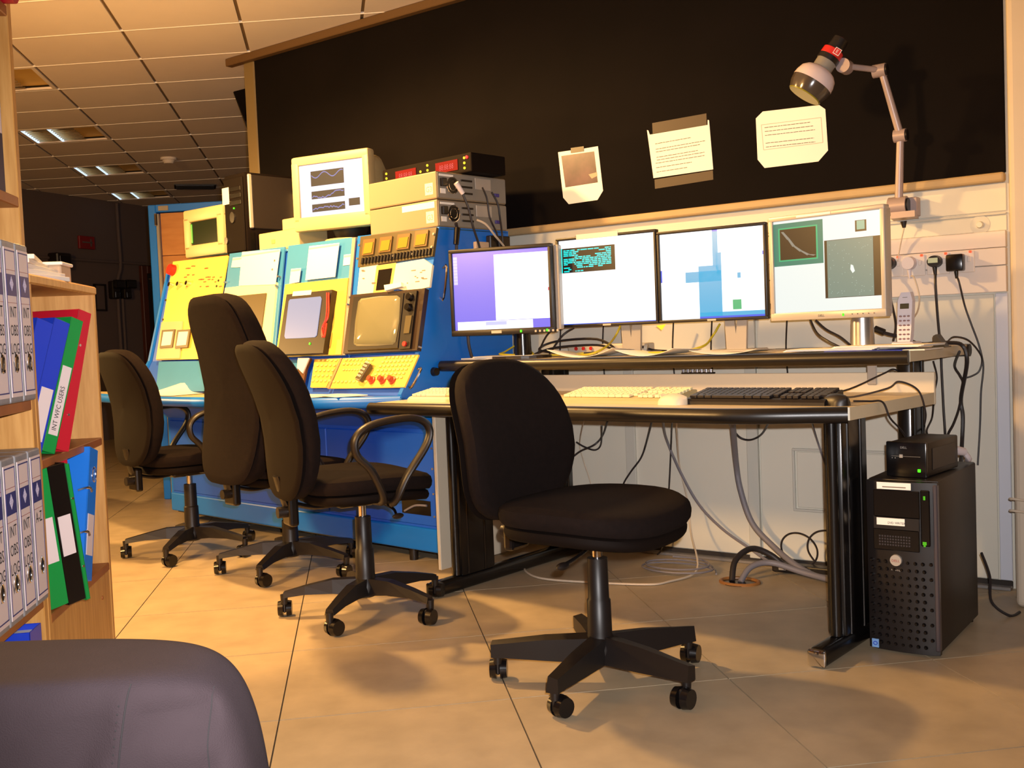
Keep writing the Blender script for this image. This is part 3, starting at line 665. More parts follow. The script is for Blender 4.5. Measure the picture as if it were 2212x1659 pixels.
def mouse(label, x, y, z0, mat, rz, btn):
    t = thing('computer_mouse', label, 'mouse', D.w(x, y, z0), R(rz))
    F_ = flat(*D.w(x, y)[:2], rz, z0); rings = []
    for k in range(9):
        u = k/8; yy = -.055+.11*u; w_ = .031*math.sqrt(max(.02, 1-(2*u-1)**4)); hh = .036*math.sqrt(max(.02, 1-((u-.42)/.62)**2))
        rings.append([F_.w(w_*math.cos(a), yy, max(0, hh*math.sin(a))) for a in [math.pi*q/10 for q in range(11)]])
    MB().loft(rings, closed=True).build('shell', mat, t, True)
    MB().box(F_, (-.003, .003), (.018, .04), (.022, .034), .002).build('wheel', btn, t)
    MB().box(F_, (-.0006, .0006), (.0, .045), (.026, .0345)).build('button_split', btn, t)
m_kcr = M('cream keys', (232, 218, 170), .5); m_kbl = M('black keys', (30, 24, 24), .4, spec=.5)
kf = Fr(D.w(0, 0, DZ), D.x, D.y, (0, 0, 1))
keyboard('cream keyboard in the middle of the desk', -1.07, -.60, .03, .19, m_cream, m_kcr, 0)
keyboard('black keyboard at the right of the desk', -.56, -.09, .04, .19, m_plas, m_kbl, 1)
keyboard('pale beige keyboard at the left end of the desk behind the chair', -1.80, -1.36, .0, .15, m_beige, M('beige keys', (214, 200, 180), .5), 2)
mouse('white mouse between the cream and black keyboards', -.60, .03, DZ, m_beige, 85, m_silver)
mouse('black mouse at the right corner of the desk', -.075, .085, DZ, m_plas, 60, m_plasg)
# papers on the raised shelf and the desk
def papers(label, spots, z0, name='paper_stack', fr=D, n=3, mat=None):
    cx = sum(s[0] for s in spots)/len(spots); cy = sum(s[1] for s in spots)/len(spots)
    t = thing(name, label, 'papers', fr.w(cx, cy, z0), 0)
    z = z0
    for (x, y, w_, d_, rot) in spots:
        for k in range(n):
            f = flat(*fr.w(x+.004*k, y-.003*k)[:2], rot+2*k, z)
            MB().box(f, (-w_/2, w_/2), (-d_/2, d_/2), (0.0002, .0022), .0005).build('sheet', mat or m_paper, t); z += .0023
    return t
def curled(label, x, y, w_, d_, rot, z0, lift, name='loose_sheet'):
    t = thing(name, label, 'papers', D.w(x, y, z0), 0); f = flat(*D.w(x, y)[:2], rot, z0); rings = []
    for k in range(13):
        u = k/12; a = []
        for j in range(9):
            v = j/8; zz = .0015+lift*(abs(2*u-1)**2)*(1-.4*v)
            a.append(f.w((u-.5)*w_, (v-.5)*d_, zz))
        rings.append(a+[p-Vector((0, 0, .0012)) for p in reversed(a)])
    MB().loft(rings).build('sheet', m_paper, t, True)
papers('pile of curled papers at the left end of the monitor shelf', [(-1.78, .56, .3, .2, -3), (-1.72, .55, .28, .18, 8)], SZ)
curled('curled white sheet hanging near the shelf edge under the cyan text monitor', -1.30, .56, .30, .2, 4, SZ, .034)
curled('second curled white sheet, below the blue desktop monitor', -.98, .56, .27, .2, -6, SZ, .026)
curled('flat white sheet below the gap before the silver monitor', -.66, .56, .26, .19, 2, SZ, .016)
papers('spread of papers and a blue folder at the right end of the shelf', [(-.27, .57, .3, .21, 3), (-.10, .60, .3, .21, -8)], SZ+.004, n=3)
t = thing('folder', 'blue edged folder under the papers at the right shelf end', 'folder', D.w(-.1, .55, SZ), R(-3.5))
MB().box(D, (-.26, .0), (.45, .66), (SZ, SZ+.003)).build('cover', m_bluec, t)
MB().box(D, (.0, .07), (.455, .64), (SZ, SZ+.0035)).build('white_edge', m_paper, t)
# cordless phone standing on the shelf
ph = vert(D, .66); a = ph.on(1951, 725)
t = thing('cordless_phone', 'white cordless phone handset standing beside the silver monitor', 'phone', D.w(a[0], .66, SZ), R(-3.5))
f = Fr(D.w(a[0]-.024, .66, SZ+.012), D.x, Vector((0, 0, 1))+D.y*.12)
m_ph = M('white phone plastic', (214, 206, 212), .4)
H_ = .185
MB().prism(f, [(.002, 0), (.046, 0), (.05, .05), (.052, H_-.03), (.044, H_), (.012, H_), (.0, H_-.03), (0, .05)], -.026, 0, .96).build('body', m_ph, t)
MB().box(f, (.01, .04), (H_-.06, H_-.042), (-.002, .0015), .001).build('display', m_olive, t)
MB().box(f, (.018, .034), (H_-.022, H_-.02), (0, .001)).build('earpiece', m_grey, t)
for r in range(6):
    for c in range(3): MB().ball(f.w(.0125+.0135*c, .022+.0155*r, .0008), .0052, 1, 1, .6, 10).build('key', M('phone key', (150, 120, 120), .4), t, True)
MB().box(D, (a[0]-.035, a[0]+.04), (.64, .73), (SZ+.004, SZ+.024), .006, 2).build('charging_cradle', m_ph, t)
# upright black pen pot-like wedge near the shelf end
a = ph.on(2006, 722)
t = thing('card_holder', 'small dark wedge shaped holder at the shelf end by the papers', 'holder', D.w(a[0], .72, SZ), R(-3.5))
MB().prism(vert(D, .74, 0, 0), [(a[0]-.012, SZ), (a[0]+.028, SZ), (a[0]-.002, SZ+.045), (a[0]-.012, SZ+.04)], -.05, 0).build('body', m_plas, t)
MB().box(D, (a[0]-.014, a[0]+.03), (.73, .80), (SZ, SZ+.004), .001).build('base', m_olive, t)
# small switch box / power strip with buttons on the shelf under monitor 2
t = thing('power_strip', 'white multi-way power strip among the cables on the shelf', 'power strip', D.w(-1.4, .86, SZ), R(-3.5))
MB().box(D, (-1.62, -1.2), (.83, .89), (SZ, SZ+.045), .006, 2).build('housing', m_beige, t)
for k in range(5): MB().cyl(D.w(-1.57+.04*k if k < 3 else -1.40+.045*k, .828, SZ+.028), D.w(-1.57+.04*k if k < 3 else -1.40+.045*k, .823, SZ+.028), .008, .008, 10).build('switch', m_red if k < 3 else m_silver, t, True)
# little connector row hung under the shelf
t = thing('connector_block', 'small chrome connector block on the cable tray behind the cream keyboard', 'connector', D.w(-.85, .655, .818), R(-3.5))
MB().box(D, (-.93, -.79), (.642, .666), (.8182, .824), .002).build('rail', m_plas, t)
for k in range(7): MB().cyl(D.w(-.92+.02*k, .65, .824), D.w(-.92+.02*k, .65, .836), .006, .006, 8).build('socket', m_chrome, t, True)
# ================================================================== CONSOLE (frame K)
CT = 1.476
t = thing('control_console', 'long blue control console with yellow instrument panels and built-in screens', 'console', K.w(-1.2, .2, 0), R(-6.2))
kx = vertx(K, 0)          # x = K.y, y = z, n = +K.x
prof = [(.0, .075), (.0, .60), (-.15, .725), (-.19, .735), (-.195, .765), (-.092, .93), (.058, CT-.012), (.48, CT-.012), (.48, .075)]
MB().prism(kx, prof, -2.28, -.02).build('carcass', m_blued, t)
MB().prism(kx, [(.0, .06), (.0, .60), (-.16, .72), (-.208, .735), (-.212, .769), (-.105, .933), (.052, CT), (.485, CT), (.485, .06)], -.022, 0).build('end_panel', m_blue, t)
MB().prism(kx, [(.0, .06), (.0, .60), (-.16, .72), (-.208, .735), (-.212, .769), (-.105, .933), (.052, CT), (.485, CT), (.485, .06)], -2.295, -2.275).build('end_panel', m_blue, t)
MB().box(K, (-2.29, 0), (.048, .485), (CT-.014, CT), .004).build('top_panel', m_blueL, t)
MB().tube([K.w(-.005, .004, .08), K.w(-.005, .004, .60)], .022, 12, sm=1).build('corner_roll', m_blue, t, True)
MB().box(K, (-2.29, -.01), (-.012, .03), (.06, .165), .008, 2).build('plinth_panel', m_blue, t)
MB().box(K, (-2.29, -.01), (.03, .45), (.045, .075)).build('under_rail', m_plasg, t)
for x in (-2.2, -1.2, -.25):
    for y in (.04, .4): MB().cyl(K.w(x, y, 0), K.w(x, y, .06), .02, .02, 12).build('foot', m_plas, t, True)
for x0, x1 in ((-2.27, -1.58), (-1.575, -.80), (-.795, -.03)):
    MB().box(K, (x0, x1), (-.006, .01), (.175, .585), .004).build('front_panel', m_blued, t)
for x, z in ((-.05, .32), (-.05, .43), (-.05, .52), (-.05, .22)): MB().cyl(K.w(x, -.006, z), K.w(x, -.010, z), .005).build('screw', m_steel, t, True)
for x in (-1.60, -1.56): MB().cyl(K.w(x, -.006, .28), K.w(x, -.010, .28), .005).build('screw', m_steel, t, True)
v0_ = vert(K, -.006)
a, b = v0_.on(870, 1107), v0_.on(930, 1083)
MB().box(v0_, (a[0], b[0]), (a[1], b[1]), (0, .003)).build('vent_slot', m_plasg, t)
MB().tube([v0_.w(a[0]+.02, a[1]+.01, .006), v0_.w((a[0]+b[0])/2, a[1]+.04, .008), v0_.w(b[0]-.02, b[1]-.02, .006)], .005).build('slot_cable', m_cabg, t, True)
a = v0_.on(785, 960); MB().box(v0_, (a[0], a[0]+.16), (a[1], a[1]+.012), (0, .001)).build('faded_print', m_blued, t)
# ledge (bowed worktop) in front
ldg = [(0, -.19), (0, -.215), (-.38, -.40), (-.9, -.45), (-1.4, -.47), (-1.95, -.43), (-2.95, -.27), (-2.95, -.12), (-2.36, -.12), (-2.36, -.19)]
lf = Fr(K.w(0, 0, 0), K.x, K.y, (0, 0, 1)); LZ = .758
MB().prism(lf, ldg, LZ-.026, LZ-.004).build('ledge', m_blueL, t)
MB().tube([K.w(x, y, LZ-.018) for x, y in ((-.01, -.205), (-.36, -.395), (-.9, -.452), (-1.4, -.472), (-1.95, -.432), (-2.95, -.272))], .024, 10, sm=4, ry=.018, up=(0, 0, 1)).build('ledge_edging', m_blue, t, True)
MB().prism(lf, [(-.04, -.205), (-.38, -.385), (-.9, -.436), (-1.4, -.456), (-1.95, -.415), (-2.94, -.26), (-2.94, -.16), (-.04, -.17)], LZ-.004, LZ).build('ledge_top', m_cream, t)
# sloped faces
yv_ = K.y*.154+Vector((0, 0, .543)); KF = Fr(K.w(0, -.101, .933), K.x, yv_)
yl_ = K.y*.106+Vector((0, 0, .164)); KL = Fr(K.w(0, -.208, .769), K.x, yl_)
def pp(name, mat, pts, h0=0, h1=.006, par=None, fr=None, bev=0, taper=None):
    fr = fr or KF
    return MB().prism(fr, [fr.on(*p) for p in pts], h0, h1, taper).build(name, mat, par or t)
def blob(fr, px, py, n=18, rx=.01, ry=None):
    a = fr.on(px, py); ry = ry or rx
    return [(a[0]+rx*math.cos(2*math.pi*k/n), a[1]+ry*math.sin(2*math.pi*k/n)) for k in range(n)]
# bay backing panels
pp('bay_panel', m_blueL, [(499, 549), (618, 534), (596, 772), (470, 776)], .0, .008)
pp('bay_panel', m_blueL, [(626, 532), (764, 514), (747, 769), (601, 773)], .0, .008)
pp('bay_panel', m_blue, [(775, 511), (951, 491), (906, 761), (752, 768)], .0, .006)
pp('bay_strip', M('pinkish metal strip', (190, 160, 150), .4, metal=.3), [(766, 516), (773, 515), (750, 768), (744, 768)], .006, .014)
# bay 1
y1 = pp('instrument_panel', m_yel, [(379, 567), (497, 554), (482, 646), (463, 776), (343, 779)], .006, .016)
c = MB()
for px, py in ((378, 618), (396, 617), (415, 615)):
    a = KF.on(px, py); MB().cyl(KF.w(a[0], a[1], .016), KF.w(a[0], a[1], .04), .016, .013, 14).build('knob', m_chrome, t, True)
a = KF.on(380, 586); MB().cyl(KF.w(a[0], a[1], .016), KF.w(a[0], a[1], .045), .034, .03, 18).build('stop_button', M('bright red plastic', (240, 30, 20), .35), t, True)
rnd = random.Random(11)
mb = MB()
for k in range(26):
    px, py = rnd.uniform(402, 482), rnd.choice([578, 583, 597, 602, 607, 612, 622]); a = KF.on(px, py)
    mb.box(KF, (a[0], a[0]+rnd.uniform(.01, .035)), (a[1], a[1]+.006), (.016, .018))
c = mb.build('scale_marks', M('orange print', (190, 90, 40), .6), t); c['kind'] = 'stuff'
pp('meter_panel', m_cream, [(357, 698), (402, 696), (396, 776), (345, 778)], .016, .024)
for xo in (0, 33):
    pp('meter_rim', m_olive, [(360+xo, 716), (388+xo, 714), (382+xo, 753), (355+xo, 755)], .024, .03)
    pp('meter_window', m_paper, [(364+xo, 720), (384+xo, 719), (379+xo, 748), (359+xo, 750)], .03, .032)
for px, py in ((369, 700), (478, 608), (474, 620), (358, 692), (364, 650)):
    MB().prism(KF, blob(KF, px, py, 10, .006), .008, .02).build('screw', m_plas, t)
# bay 2
pp('screen_frame', M('white instrument frame', (236, 224, 176), .5), [(493, 624), (604, 612), (589, 772), (471, 776)], .008, .02)
pp('dark_screen', m_olive, [(492, 645), (584, 636), (567, 762), (476, 766)], .02, .026)
# bay 3
pp('screen_frame', m_yel, [(623, 617), (759, 603), (744, 768), (603, 773)], .008, .02)
bm3 = pp('monitor_body', M('dark brown monitor', (38, 30, 24), .45), [(637, 642), (736, 632), (716, 768), (617, 771)], .02, .05)
s3 = [(646, 653), (680, 650), (711, 647), (713, 652), (703, 730), (699, 734), (668, 736), (636, 737), (634, 732), (643, 657)]
pp('lit_screen', E('crt pale lilac glow', (206, 204, 228), .78), s3, .05, .054)
pp('tape_label', m_paper, [(652, 636), (692, 633), (690, 643), (650, 646)], .05, .052)
MB().prism(KF, blob(KF, 688, 748, 8, .006), .05, .053).build('power_light', led_g, t)
for px, a_ in ((726, 0), (722, 1)):
    MB().tube([KF.w(*KF.on(px+6, 640), .06), KF.w(*KF.on(px+3, 690), .055), KF.w(*KF.on(px-8+4*a_, 715), .06), KF.w(*KF.on(px-4, 735), .058), KF.w(*KF.on(px+1, 705), .058)], .0035, 6).build('red_wire', m_red, t, True)
# bay 4
mp_ = pp('meter_bank', m_olive, [(786, 514), (950, 494), (941, 556), (780, 580)], .006, .02)
for k, q in enumerate([(795, 522, 820, 556), (831, 517, 857, 550), (869, 511, 896, 544), (907, 504, 935, 538)]):
    x0_, y0_, x1_, y1_ = q; dy = -3
    pp('meter_rim', M('brown meter rim', (110, 84, 44), .4), [(x0_, y0_), (x1_, y0_+dy), (x1_-4, y1_+dy), (x0_-4, y1_)], .02, .028)
    pp('meter_window', M('olive green window', (128, 122, 46), .2), [(x0_+4, y0_+8), (x1_-3, y0_+dy+8), (x1_-7, y1_+dy-3), (x0_, y1_-3)], .028, .031)
mb = MB()
for k in range(22):
    px = 790+6.9*k; py = 569-.98*k*.98; a = KF.on(px, py); mb.box(KF, (a[0], a[0]+.012), (a[1]-.012, a[1]+.018), (.02, .03), .002)
c = mb.build('toggle_row', m_plas, t); c['kind'] = 'stuff'
for px, py in ((784, 533), (780, 562), (945, 509), (941, 537), (819, 562), (858, 556), (898, 552), (763, 645), (758, 660), (925, 640), (912, 752), (758, 752), (602, 566), (597, 585), (609, 600), (604, 620), (493, 612)):
    MB().prism(KF, blob(KF, px, py, 10, .0055), .006, .026).build('screw', m_steel, t)
pp('white_panel', M('white printed card', (240, 232, 205), .6), [(783, 580), (822, 574), (816, 634), (777, 638)], .006, .016)
pp('card_frame', M('tan card frame', (206, 160, 90), .5), [(820, 576), (862, 570), (852, 634), (812, 638)], .006, .018)
pp('dark_window', m_plasg, [(825, 586), (854, 582), (847, 627), (819, 630)], .018, .02)
pp('white_panel', M('white printed card', (240, 232, 205), .6), [(862, 572), (922, 562), (940, 575), (934, 622), (892, 632), (853, 624)], .006, .018)
rnd = random.Random(4); mb = MB()
for k in range(16):
    a = KF.on(rnd.uniform(783, 812) if k < 6 else rnd.uniform(868, 925), rnd.uniform(585, 622)); mb.box(KF, (a[0], a[0]+rnd.uniform(.006, .03)), (a[1], a[1]+.004), (.018, .0195))
c = mb.build('scribbles', m_ink, t); c['kind'] = 'stuff'
cr = pp('crt_surround', M('dark brown crt frame', (46, 30, 20), .4), [(768, 641), (929, 627), (912, 760), (752, 767)], .006, .03)
MB().prism(KF, [KF.on(*p) for p in ((778, 645), (889, 637), (876, 758), (764, 763))], .03, .042, .97).build('crt_bezel', m_plas, t)
sc4 = [(790, 656), (796, 650), (835, 645), (873, 644), (880, 649), (878, 700), (870, 744), (864, 749), (825, 752), (786, 753), (780, 748), (783, 700)]
P_ = [KF.on(*p) for p in sc4]; cx = sum(p[0] for p in P_)/len(P_); cy = sum(p[1] for p in P_)/len(P_)
MB().loft([[KF.w(cx+(x-cx)*s, cy+(y-cy)*s, h) for x, y in P_] for s, h in ((1, .042), (.97, .047), (.75, .055), (.4, .06), (.05, .062))]).build('crt_glass', m_glass, t, True)
pp('control_strip', m_plas, [(889, 637), (915, 633), (900, 757), (876, 759)], .03, .04)
for px, py in ((903, 648), (900, 670)):
    a = KF.on(px, py); MB().cyl(KF.w(a[0], a[1], .04), KF.w(a[0], a[1], .06), .018, .015, 14).build('knob', m_plasg, t, True)
pp('slot_cover', m_olive, [(893, 688), (906, 687), (900, 725), (888, 726)], .04, .045)
MB().prism(KF, blob(KF, 890, 748, 10, .011), .04, .048).build('red_switch', m_red, t)
pp('tape_label', m_paper, [(846, 622), (883, 616), (884, 625), (848, 634)], .03, .046)
# keypad slope
pp('keypad_panel', m_yel, [(682, 778), (737, 776), (707, 838), (673, 838)], 0, .008, fr=KL)
pp('keypad_panel', m_yel, [(743, 776), (907, 768), (876, 838), (716, 840)], 0, .008, fr=KL)
pp('keypad_divider', M('tan strip', (200, 150, 100), .4), [(738, 776), (742, 776), (714, 840), (709, 840)], 0, .01, fr=KL)
pp('blue_slope', m_blueL, [(345, 782), (672, 779), (640, 842), (338, 848)], 0, .006, fr=KL)
mb = MB()
def bt(px, py, w_=.016, h_=.011):
    a = KL.on(px, py); mb.box(KL, (a[0], a[0]+w_), (a[1], a[1]+h_), (.008, .014), .002)
for r in range(6):
    for c_ in range(8): bt(832+8.6*c_-5.2*r, 778+9*r-.4*c_)
for r in range(2):
    for c_ in range(8): bt(748+8*c_-5*r, 782+9*r)
for c_ in range(10): bt(722+8.5*c_, 829)
for c_ in range(7): bt(743+6*c_, 803, .014, .008)
for r in range(5):
    for c_ in range(5): bt(690+9*c_-3.5*r, 783+11*r)
c = mb.build('push_buttons', M('pale yellow button', (236, 214, 120), .5), t); c['kind'] = 'stuff'
for px in (807, 830, 851):
    a = KL.on(px, 824); MB().cyl(KL.w(a[0], a[1], .008), KL.w(a[0], a[1], .035), .017, .014, 14, prof=[(0, .02), (.3, .018), (.35, .014), (1, .012)]).build('knob', M('orange red knob', (176, 66, 40), .4), t, True)
# handles and knob on the right end
def handle(p, q):
    MB().tube([K.w(.0, p[0], p[1]), K.w(.022, p[0], p[1]), K.w(.022, q[0], q[1]), K.w(0, q[0], q[1])], .006, 8, sm=3).build('end_handle', m_chrome, t, True)
handle((.06, 1.30), (.035, 1.17)); handle((-.115, .87), (-.17, .80))
a = kx.on(937, 803); MB().cyl(kx.w(a[0], a[1], 0), kx.w(a[0], a[1], .02), .02, .017, 14).build('end_knob', m_plasg, t, True)
# papers pinned on the console
def card(label, pts, fr=KF, h=.0085, mat=None, name='paper_sheet'):
    P_ = [fr.on(*p) for p in pts]
    o = thing(name, label, 'paper', fr.w(*P_[0], h))
    MB().prism(fr, P_, h, h+.002).build('sheet', mat or m_paper, o)
    a, b = P_[0], P_[1]
    MB().box(fr, (min(a[0], b[0])+.004, max(a[0], b[0])-.004), (min(a[1], b[1])-.012, min(a[1], b[1])-.004), (h+.002, h+.003)).build('top_fold', M('tape', (226, 214, 180), .4), o)
    return o
card('large white sheet taped on the second console bay', [(531, 547), (613, 541), (603, 617), (524, 620)], h=.021)
card('large white sheet taped on the third console bay', [(676, 535), (741, 528), (732, 601), (668, 608)], h=.021)
card('small square note at the left of the large sheet, second bay', [(507, 558), (528, 556), (526, 578), (503, 579)], h=.009)
card('small tall note left of the sheet on the third bay', [(637, 584), (658, 582), (654, 612), (633, 616)], h=.021)
card('small note right of the sheet on the third bay', [(747, 552), (765, 550), (762, 573), (745, 575)], h=.009)
zf = Fr(K.w(0, 0, LZ), K.x, K.y, (0, 0, 1))
o = thing('paper_stack', 'white papers spread along the console ledge under the keypad', 'papers', K.w(-.5, -.3, LZ), 0)
for k, (x, y, w_, d_, rr) in enumerate(((-.80, -.30, .30, .2, 3), (-.55, -.29, .3, .19, -6), (-.34, -.26, .26, .14, -16))):
    f = flat(*K.w(x, y)[:2], -6.2+rr, LZ); MB().box(f, (-w_/2, w_/2), (-d_/2, d_/2), (.001+.003*k, .0035+.003*k), .0006).build('sheet', m_paper, o)
o = thing('loose_sheet', 'crumpled white sheet on the console ledge left of the tall backed chair', 'papers', K.w(-1.9, -.3, LZ), 0)
f = flat(*K.w(-1.80, -.29)[:2], -4, LZ); rings = []
for k in range(13):
    u = k/12; a = [f.w((u-.5)*.5, (j/6-.5)*.22, .004+.055*math.exp(-((u-.55)/.2)**2)*(j/6)) for j in range(7)]
    rings.append(a+[p-Vector((0, 0, .0015)) for p in reversed(a)])
MB().loft(rings).build('sheet', m_paper, o, True)
o = thing('notebook', 'open brown notebook propped at the left of the yellow keypad', 'notebook', KL.w(*KL.on(660, 838), 0))
MB().prism(KL, [KL.on(*p) for p in ((652, 778), (678, 778), (668, 800), (660, 840), (645, 840))], .008, .02).build('cover', M('brown notebook', (90, 54, 24), .6), o)
MB().prism(KL, [KL.on(*p) for p in ((652, 779), (676, 779), (662, 812), (650, 800))], .02, .026).build('page', m_paper, o)
# handset lying on the keypad
a, b = KL.on(806, 792), KL.on(783, 829)
dx = Vector((b[0]-a[0], b[1]-a[1])); 
hf = Fr(KL.w(b[0], b[1], .015), KL.x*(-dx.y)+KL.y*dx.x if False else (KL.x*(-dx.y)+KL.y*(dx.x)), -(KL.x*dx.x+KL.y*dx.y), KL.n)
o = thing('remote_handset', 'grey keypad handset lying across the yellow keypad', 'handset', KL.w(b[0], b[1], .01))
Lh = dx.length
sx_ = 1 if hf.x.dot(KL.x) > 0 else -1
MB().box(hf, (-.022*sx_, .022*sx_), (0, Lh), (-.001, .022), .005, 2).build('body', m_olive, o)
for r in range(6):
    for c_ in range(3): MB().box(hf, (-.014+.0105*c_, -.007+.0105*c_), (.015+.017*r, .026+.017*r), (.022, .025), .0015).build('key', m_beige, o)
# ------------------------------------------------------------------ things on top of the console
def kpt(x, y, z=CT): return K.w(x, y, z)
# blue rack behind the left end
rp = CAM + (CF + CR*((328-1106)/FPX) + CD*((640-829.5)/FPX))*6.85
RK = flat(rp.x, rp.y, 30); vk = vert(RK, 0)
t = thing('equipment_rack', 'tall blue open rack with an orange wood panel behind the console', 'rack', RK.w(.4, .2, 0), R(30))
x0 = vk.on(327, 600)[0]; zt = vk.on(340, 442)[1]; x1 = x0+.95
MB().box(RK, (x0, x0+.055), (0, .4), (0, zt), .006).build('post', m_blue, t)
MB().box(vk, (x0+.055, x0+.075), (0, zt-.06), (-.02, .006), .003).build('post_trim', m_grey, t)
MB().box(RK, (x1-.055, x1), (0, .4), (0, zt), .006).build('post', m_blue, t)
MB().box(RK, (x0+.055, x1-.055), (0, .4), (zt-.05, zt), .004).build('top_rail', m_blue, t)
m_wood = M('orange wood panel', (176, 122, 66), .5, rgb2=(160, 104, 50), scale=5, stretch=(1, 1, 6))
for k in range(4): MB().box(vk, (x0+.075, x1-.055), (zt-.055-.28*(k+1)+.003, zt-.055-.28*k), (-.04, -.02), .002).build('wood_board', m_wood, t)
for py in (475, 745):
    a = vk.on(338, py); MB().box(vk, (a[0]-.01, a[0]+.012), (a[1]-.04, a[1]+.04), (0, .02), .005).build('latch', m_chrome, t)
a = vk.on(348, 450); MB().box(vk, (a[0]-.02, a[0]+.05), (a[1]-.016, a[1]+.016), (0, .004), .003).build('rack_label', m_grey, t)
def crt(label, ptK, th, c4, depth, face_m, screen_fn, bez, tilt=0, base=True, nm='crt_monitor', cat='monitor'):
    o = K.w(*ptK); f = Fr(Vector((o.x, o.y, 0)), (math.cos(R(th)), math.sin(R(th)), 0), (0, 0, 1))
    q = [f.on(*c) for c in c4]; x0 = (q[0][0]+q[3][0])/2; x1 = (q[1][0]+q[2][0])/2; z1 = (q[0][1]+q[1][1])/2; z0 = (q[2][1]+q[3][1])/2
    c = f.w((x0+x1)/2, 0, -depth/2); t = thing(nm, label, cat, (c.x, c.y, CT), R(th))
    w_, h_ = x1-x0, z1-z0; g = Fr(f.w(x0, z0), f.x, f.y, f.n)
    l, r_, b, tp = bez
    mb = MB(); mb.box(g, (0, w_), (0, b), (-.06, 0), .012, 2); mb.box(g, (0, w_), (h_-tp, h_), (-.06, 0), .012, 2); mb.box(g, (0, l), (b*.6, h_-tp*.6), (-.06, 0), .008, 2); mb.box(g, (w_-r_, w_), (b*.6, h_-tp*.6), (-.06, 0), .008, 2)
    mb.build('bezel', face_m, t, True)
    def ring(k, xa, xb, ya, yb, d):
        pts = []; n = 24
        cx, cy, rx, ry = (xa+xb)/2, (ya+yb)/2, (xb-xa)/2, (yb-ya)/2
        for i in range(n):
            a = 2*math.pi*i/n; ca, sa = math.cos(a), math.sin(a); e = .28
            pts.append(g.w(cx+rx*math.copysign(abs(ca)**e, ca), cy+ry*math.copysign(abs(sa)**e, sa), d))
        return pts
    MB().loft([ring(0, .006, w_-.006, .006, h_-.006, -.05), ring(0, .008, w_-.008, .01, h_-.008, -.14), ring(0, .05, w_-.05, .03, h_-.05, -.24), ring(0, .08, w_-.08, .05, h_-.09, -depth)]).build('rear_housing', face_m, t, True)
    screen_fn(g, l, w_-r_, b, h_-tp, t)
    if base:
        cc = g.w(w_/2, 0, -.16)
        MB().cyl((cc.x, cc.y, CT+.001), (cc.x, cc.y, CT+.03), .15, .13, 28).build('swivel_base', face_m, t, True)
        MB().cyl((cc.x, cc.y, CT+.028), (cc.x, cc.y, z0+.03), .07, .1, 20).build('swivel_neck', m_plas, t, True)
    return t, g, w_, h_
def scr_big(g, x0, x1, y0, y1, t):
    mb = MB(); w_, h_ = x1-x0, y1-y0
    X = lambda u: x0+w_*u; Y = lambda v: y1-h_*v
    quad(mb, g, x0, x1, y0, y1, E('crt lilac white', (236, 234, 255), 1.25), 1, -.012)
    m_b = E('crt plot brown', (104, 88, 70), .8); m_l = E('crt plot line', (150, 150, 215), .9)
    for (a, b, c, d) in ((.18, .70, .13, .42), (.18, .70, .52, .67), (.18, .70, .77, .92)):
        quad(mb, g, X(a), X(b), Y(d), Y(c), m_b, 2, -.012)
        rnd = random.Random(int(c*100)); v = .5; pts = []
        for k in range(22):
            v = min(.85, max(.12, v+rnd.uniform(-.22, .22))) if c > .3 else .25+.18*math.sin(k*.55)
            pts.append((a+(b-a)*(k+.5)/22, c+(d-c)*v))
        for k in range(21):
            mb.mat(m_l); mb.prism(g, [(X(pts[k][0]), Y(pts[k][1])), (X(pts[k+1][0]), Y(pts[k+1][1])), (X(pts[k+1][0]), Y(pts[k+1][1]+.02)), (X(pts[k][0]), Y(pts[k][1]+.02))], -.012, -.0105)
    quad(mb, g, X(.76), X(.93), Y(.87), Y(.73), m_b, 2, -.012)
    mb.build('screen', None, t)
    MB().box(g, (x0, x1), (y0, y1), (-.03, -.014)).build('tube_face', m_plasg, t)
crt('white CRT monitor with plots on its screen, on top of the console', (-.8, .10, 0), 9.5, [(622, 340), (792, 320), (803, 487), (640, 500)], .40, m_cream, scr_big, (.042, .038, .07, .045))
def scr_small(g, x0, x1, y0, y1, t):
    MB().box(g, (x0, x1), (y0, y1), (-.02, -.012)).build('screen', m_dkglass, t)
    MB().box(g, (x0, x0+.018), (y0+.01, y1-.01), (-.012, -.008), .003).build('green_edge', M('green tube edge', (30, 140, 30), .4), t)
crt('small cream terminal with dark green screen at the left of the console top', (-1.95, .06, 0), -3, [(394, 452), (480, 444), (484, 550), (399, 556)], .30, m_cream, scr_small, (.055, .06, .07, .07), base=False)
# black tower
o = K.w(0, .06); vf_ = vert(K, .06); a = vf_.on(483, 378); b = vf_.on(527, 374)
x0, x1 = a[0], b[0]; z1 = CT+.66; z1 = min(z1, vf_.on(505, 376)[1])
t = thing('tower_computer', 'black upright tower computer with a pale sticker, on the console top', 'computer', K.w((x0+x1)/2, .3, CT), R(-6.2))
MB().box(K, (x0, x1), (.06, .50), (CT, z1), .008, 2).build('case', m_shell, t, True)
MB().box(vf_, (x0+.008, x1-.008), (CT+.02, z1-.02), (0, .012), .006).build('front_bezel', m_shell, t)
a = vf_.on(486, 444); b = vf_.on(498, 405); MB().box(vf_, (a[0], b[0]), (a[1], b[1]), (.012, .014)).build('sticker', m_paper, t)
a = vf_.on(508, 470); MB().prism(vf_, [(a[0]+.022*math.cos(k*.524), a[1]+.03*math.sin(k*.524)) for k in range(12)], .012, .02).build('badge', m_chrome, t)
a = vf_.on(495, 520); MB().prism(vf_, [(a[0]+.016*math.cos(k*.524), a[1]+.02*math.sin(k*.524)) for k in range(12)], .012, .02).build('lock', m_chrome, t)
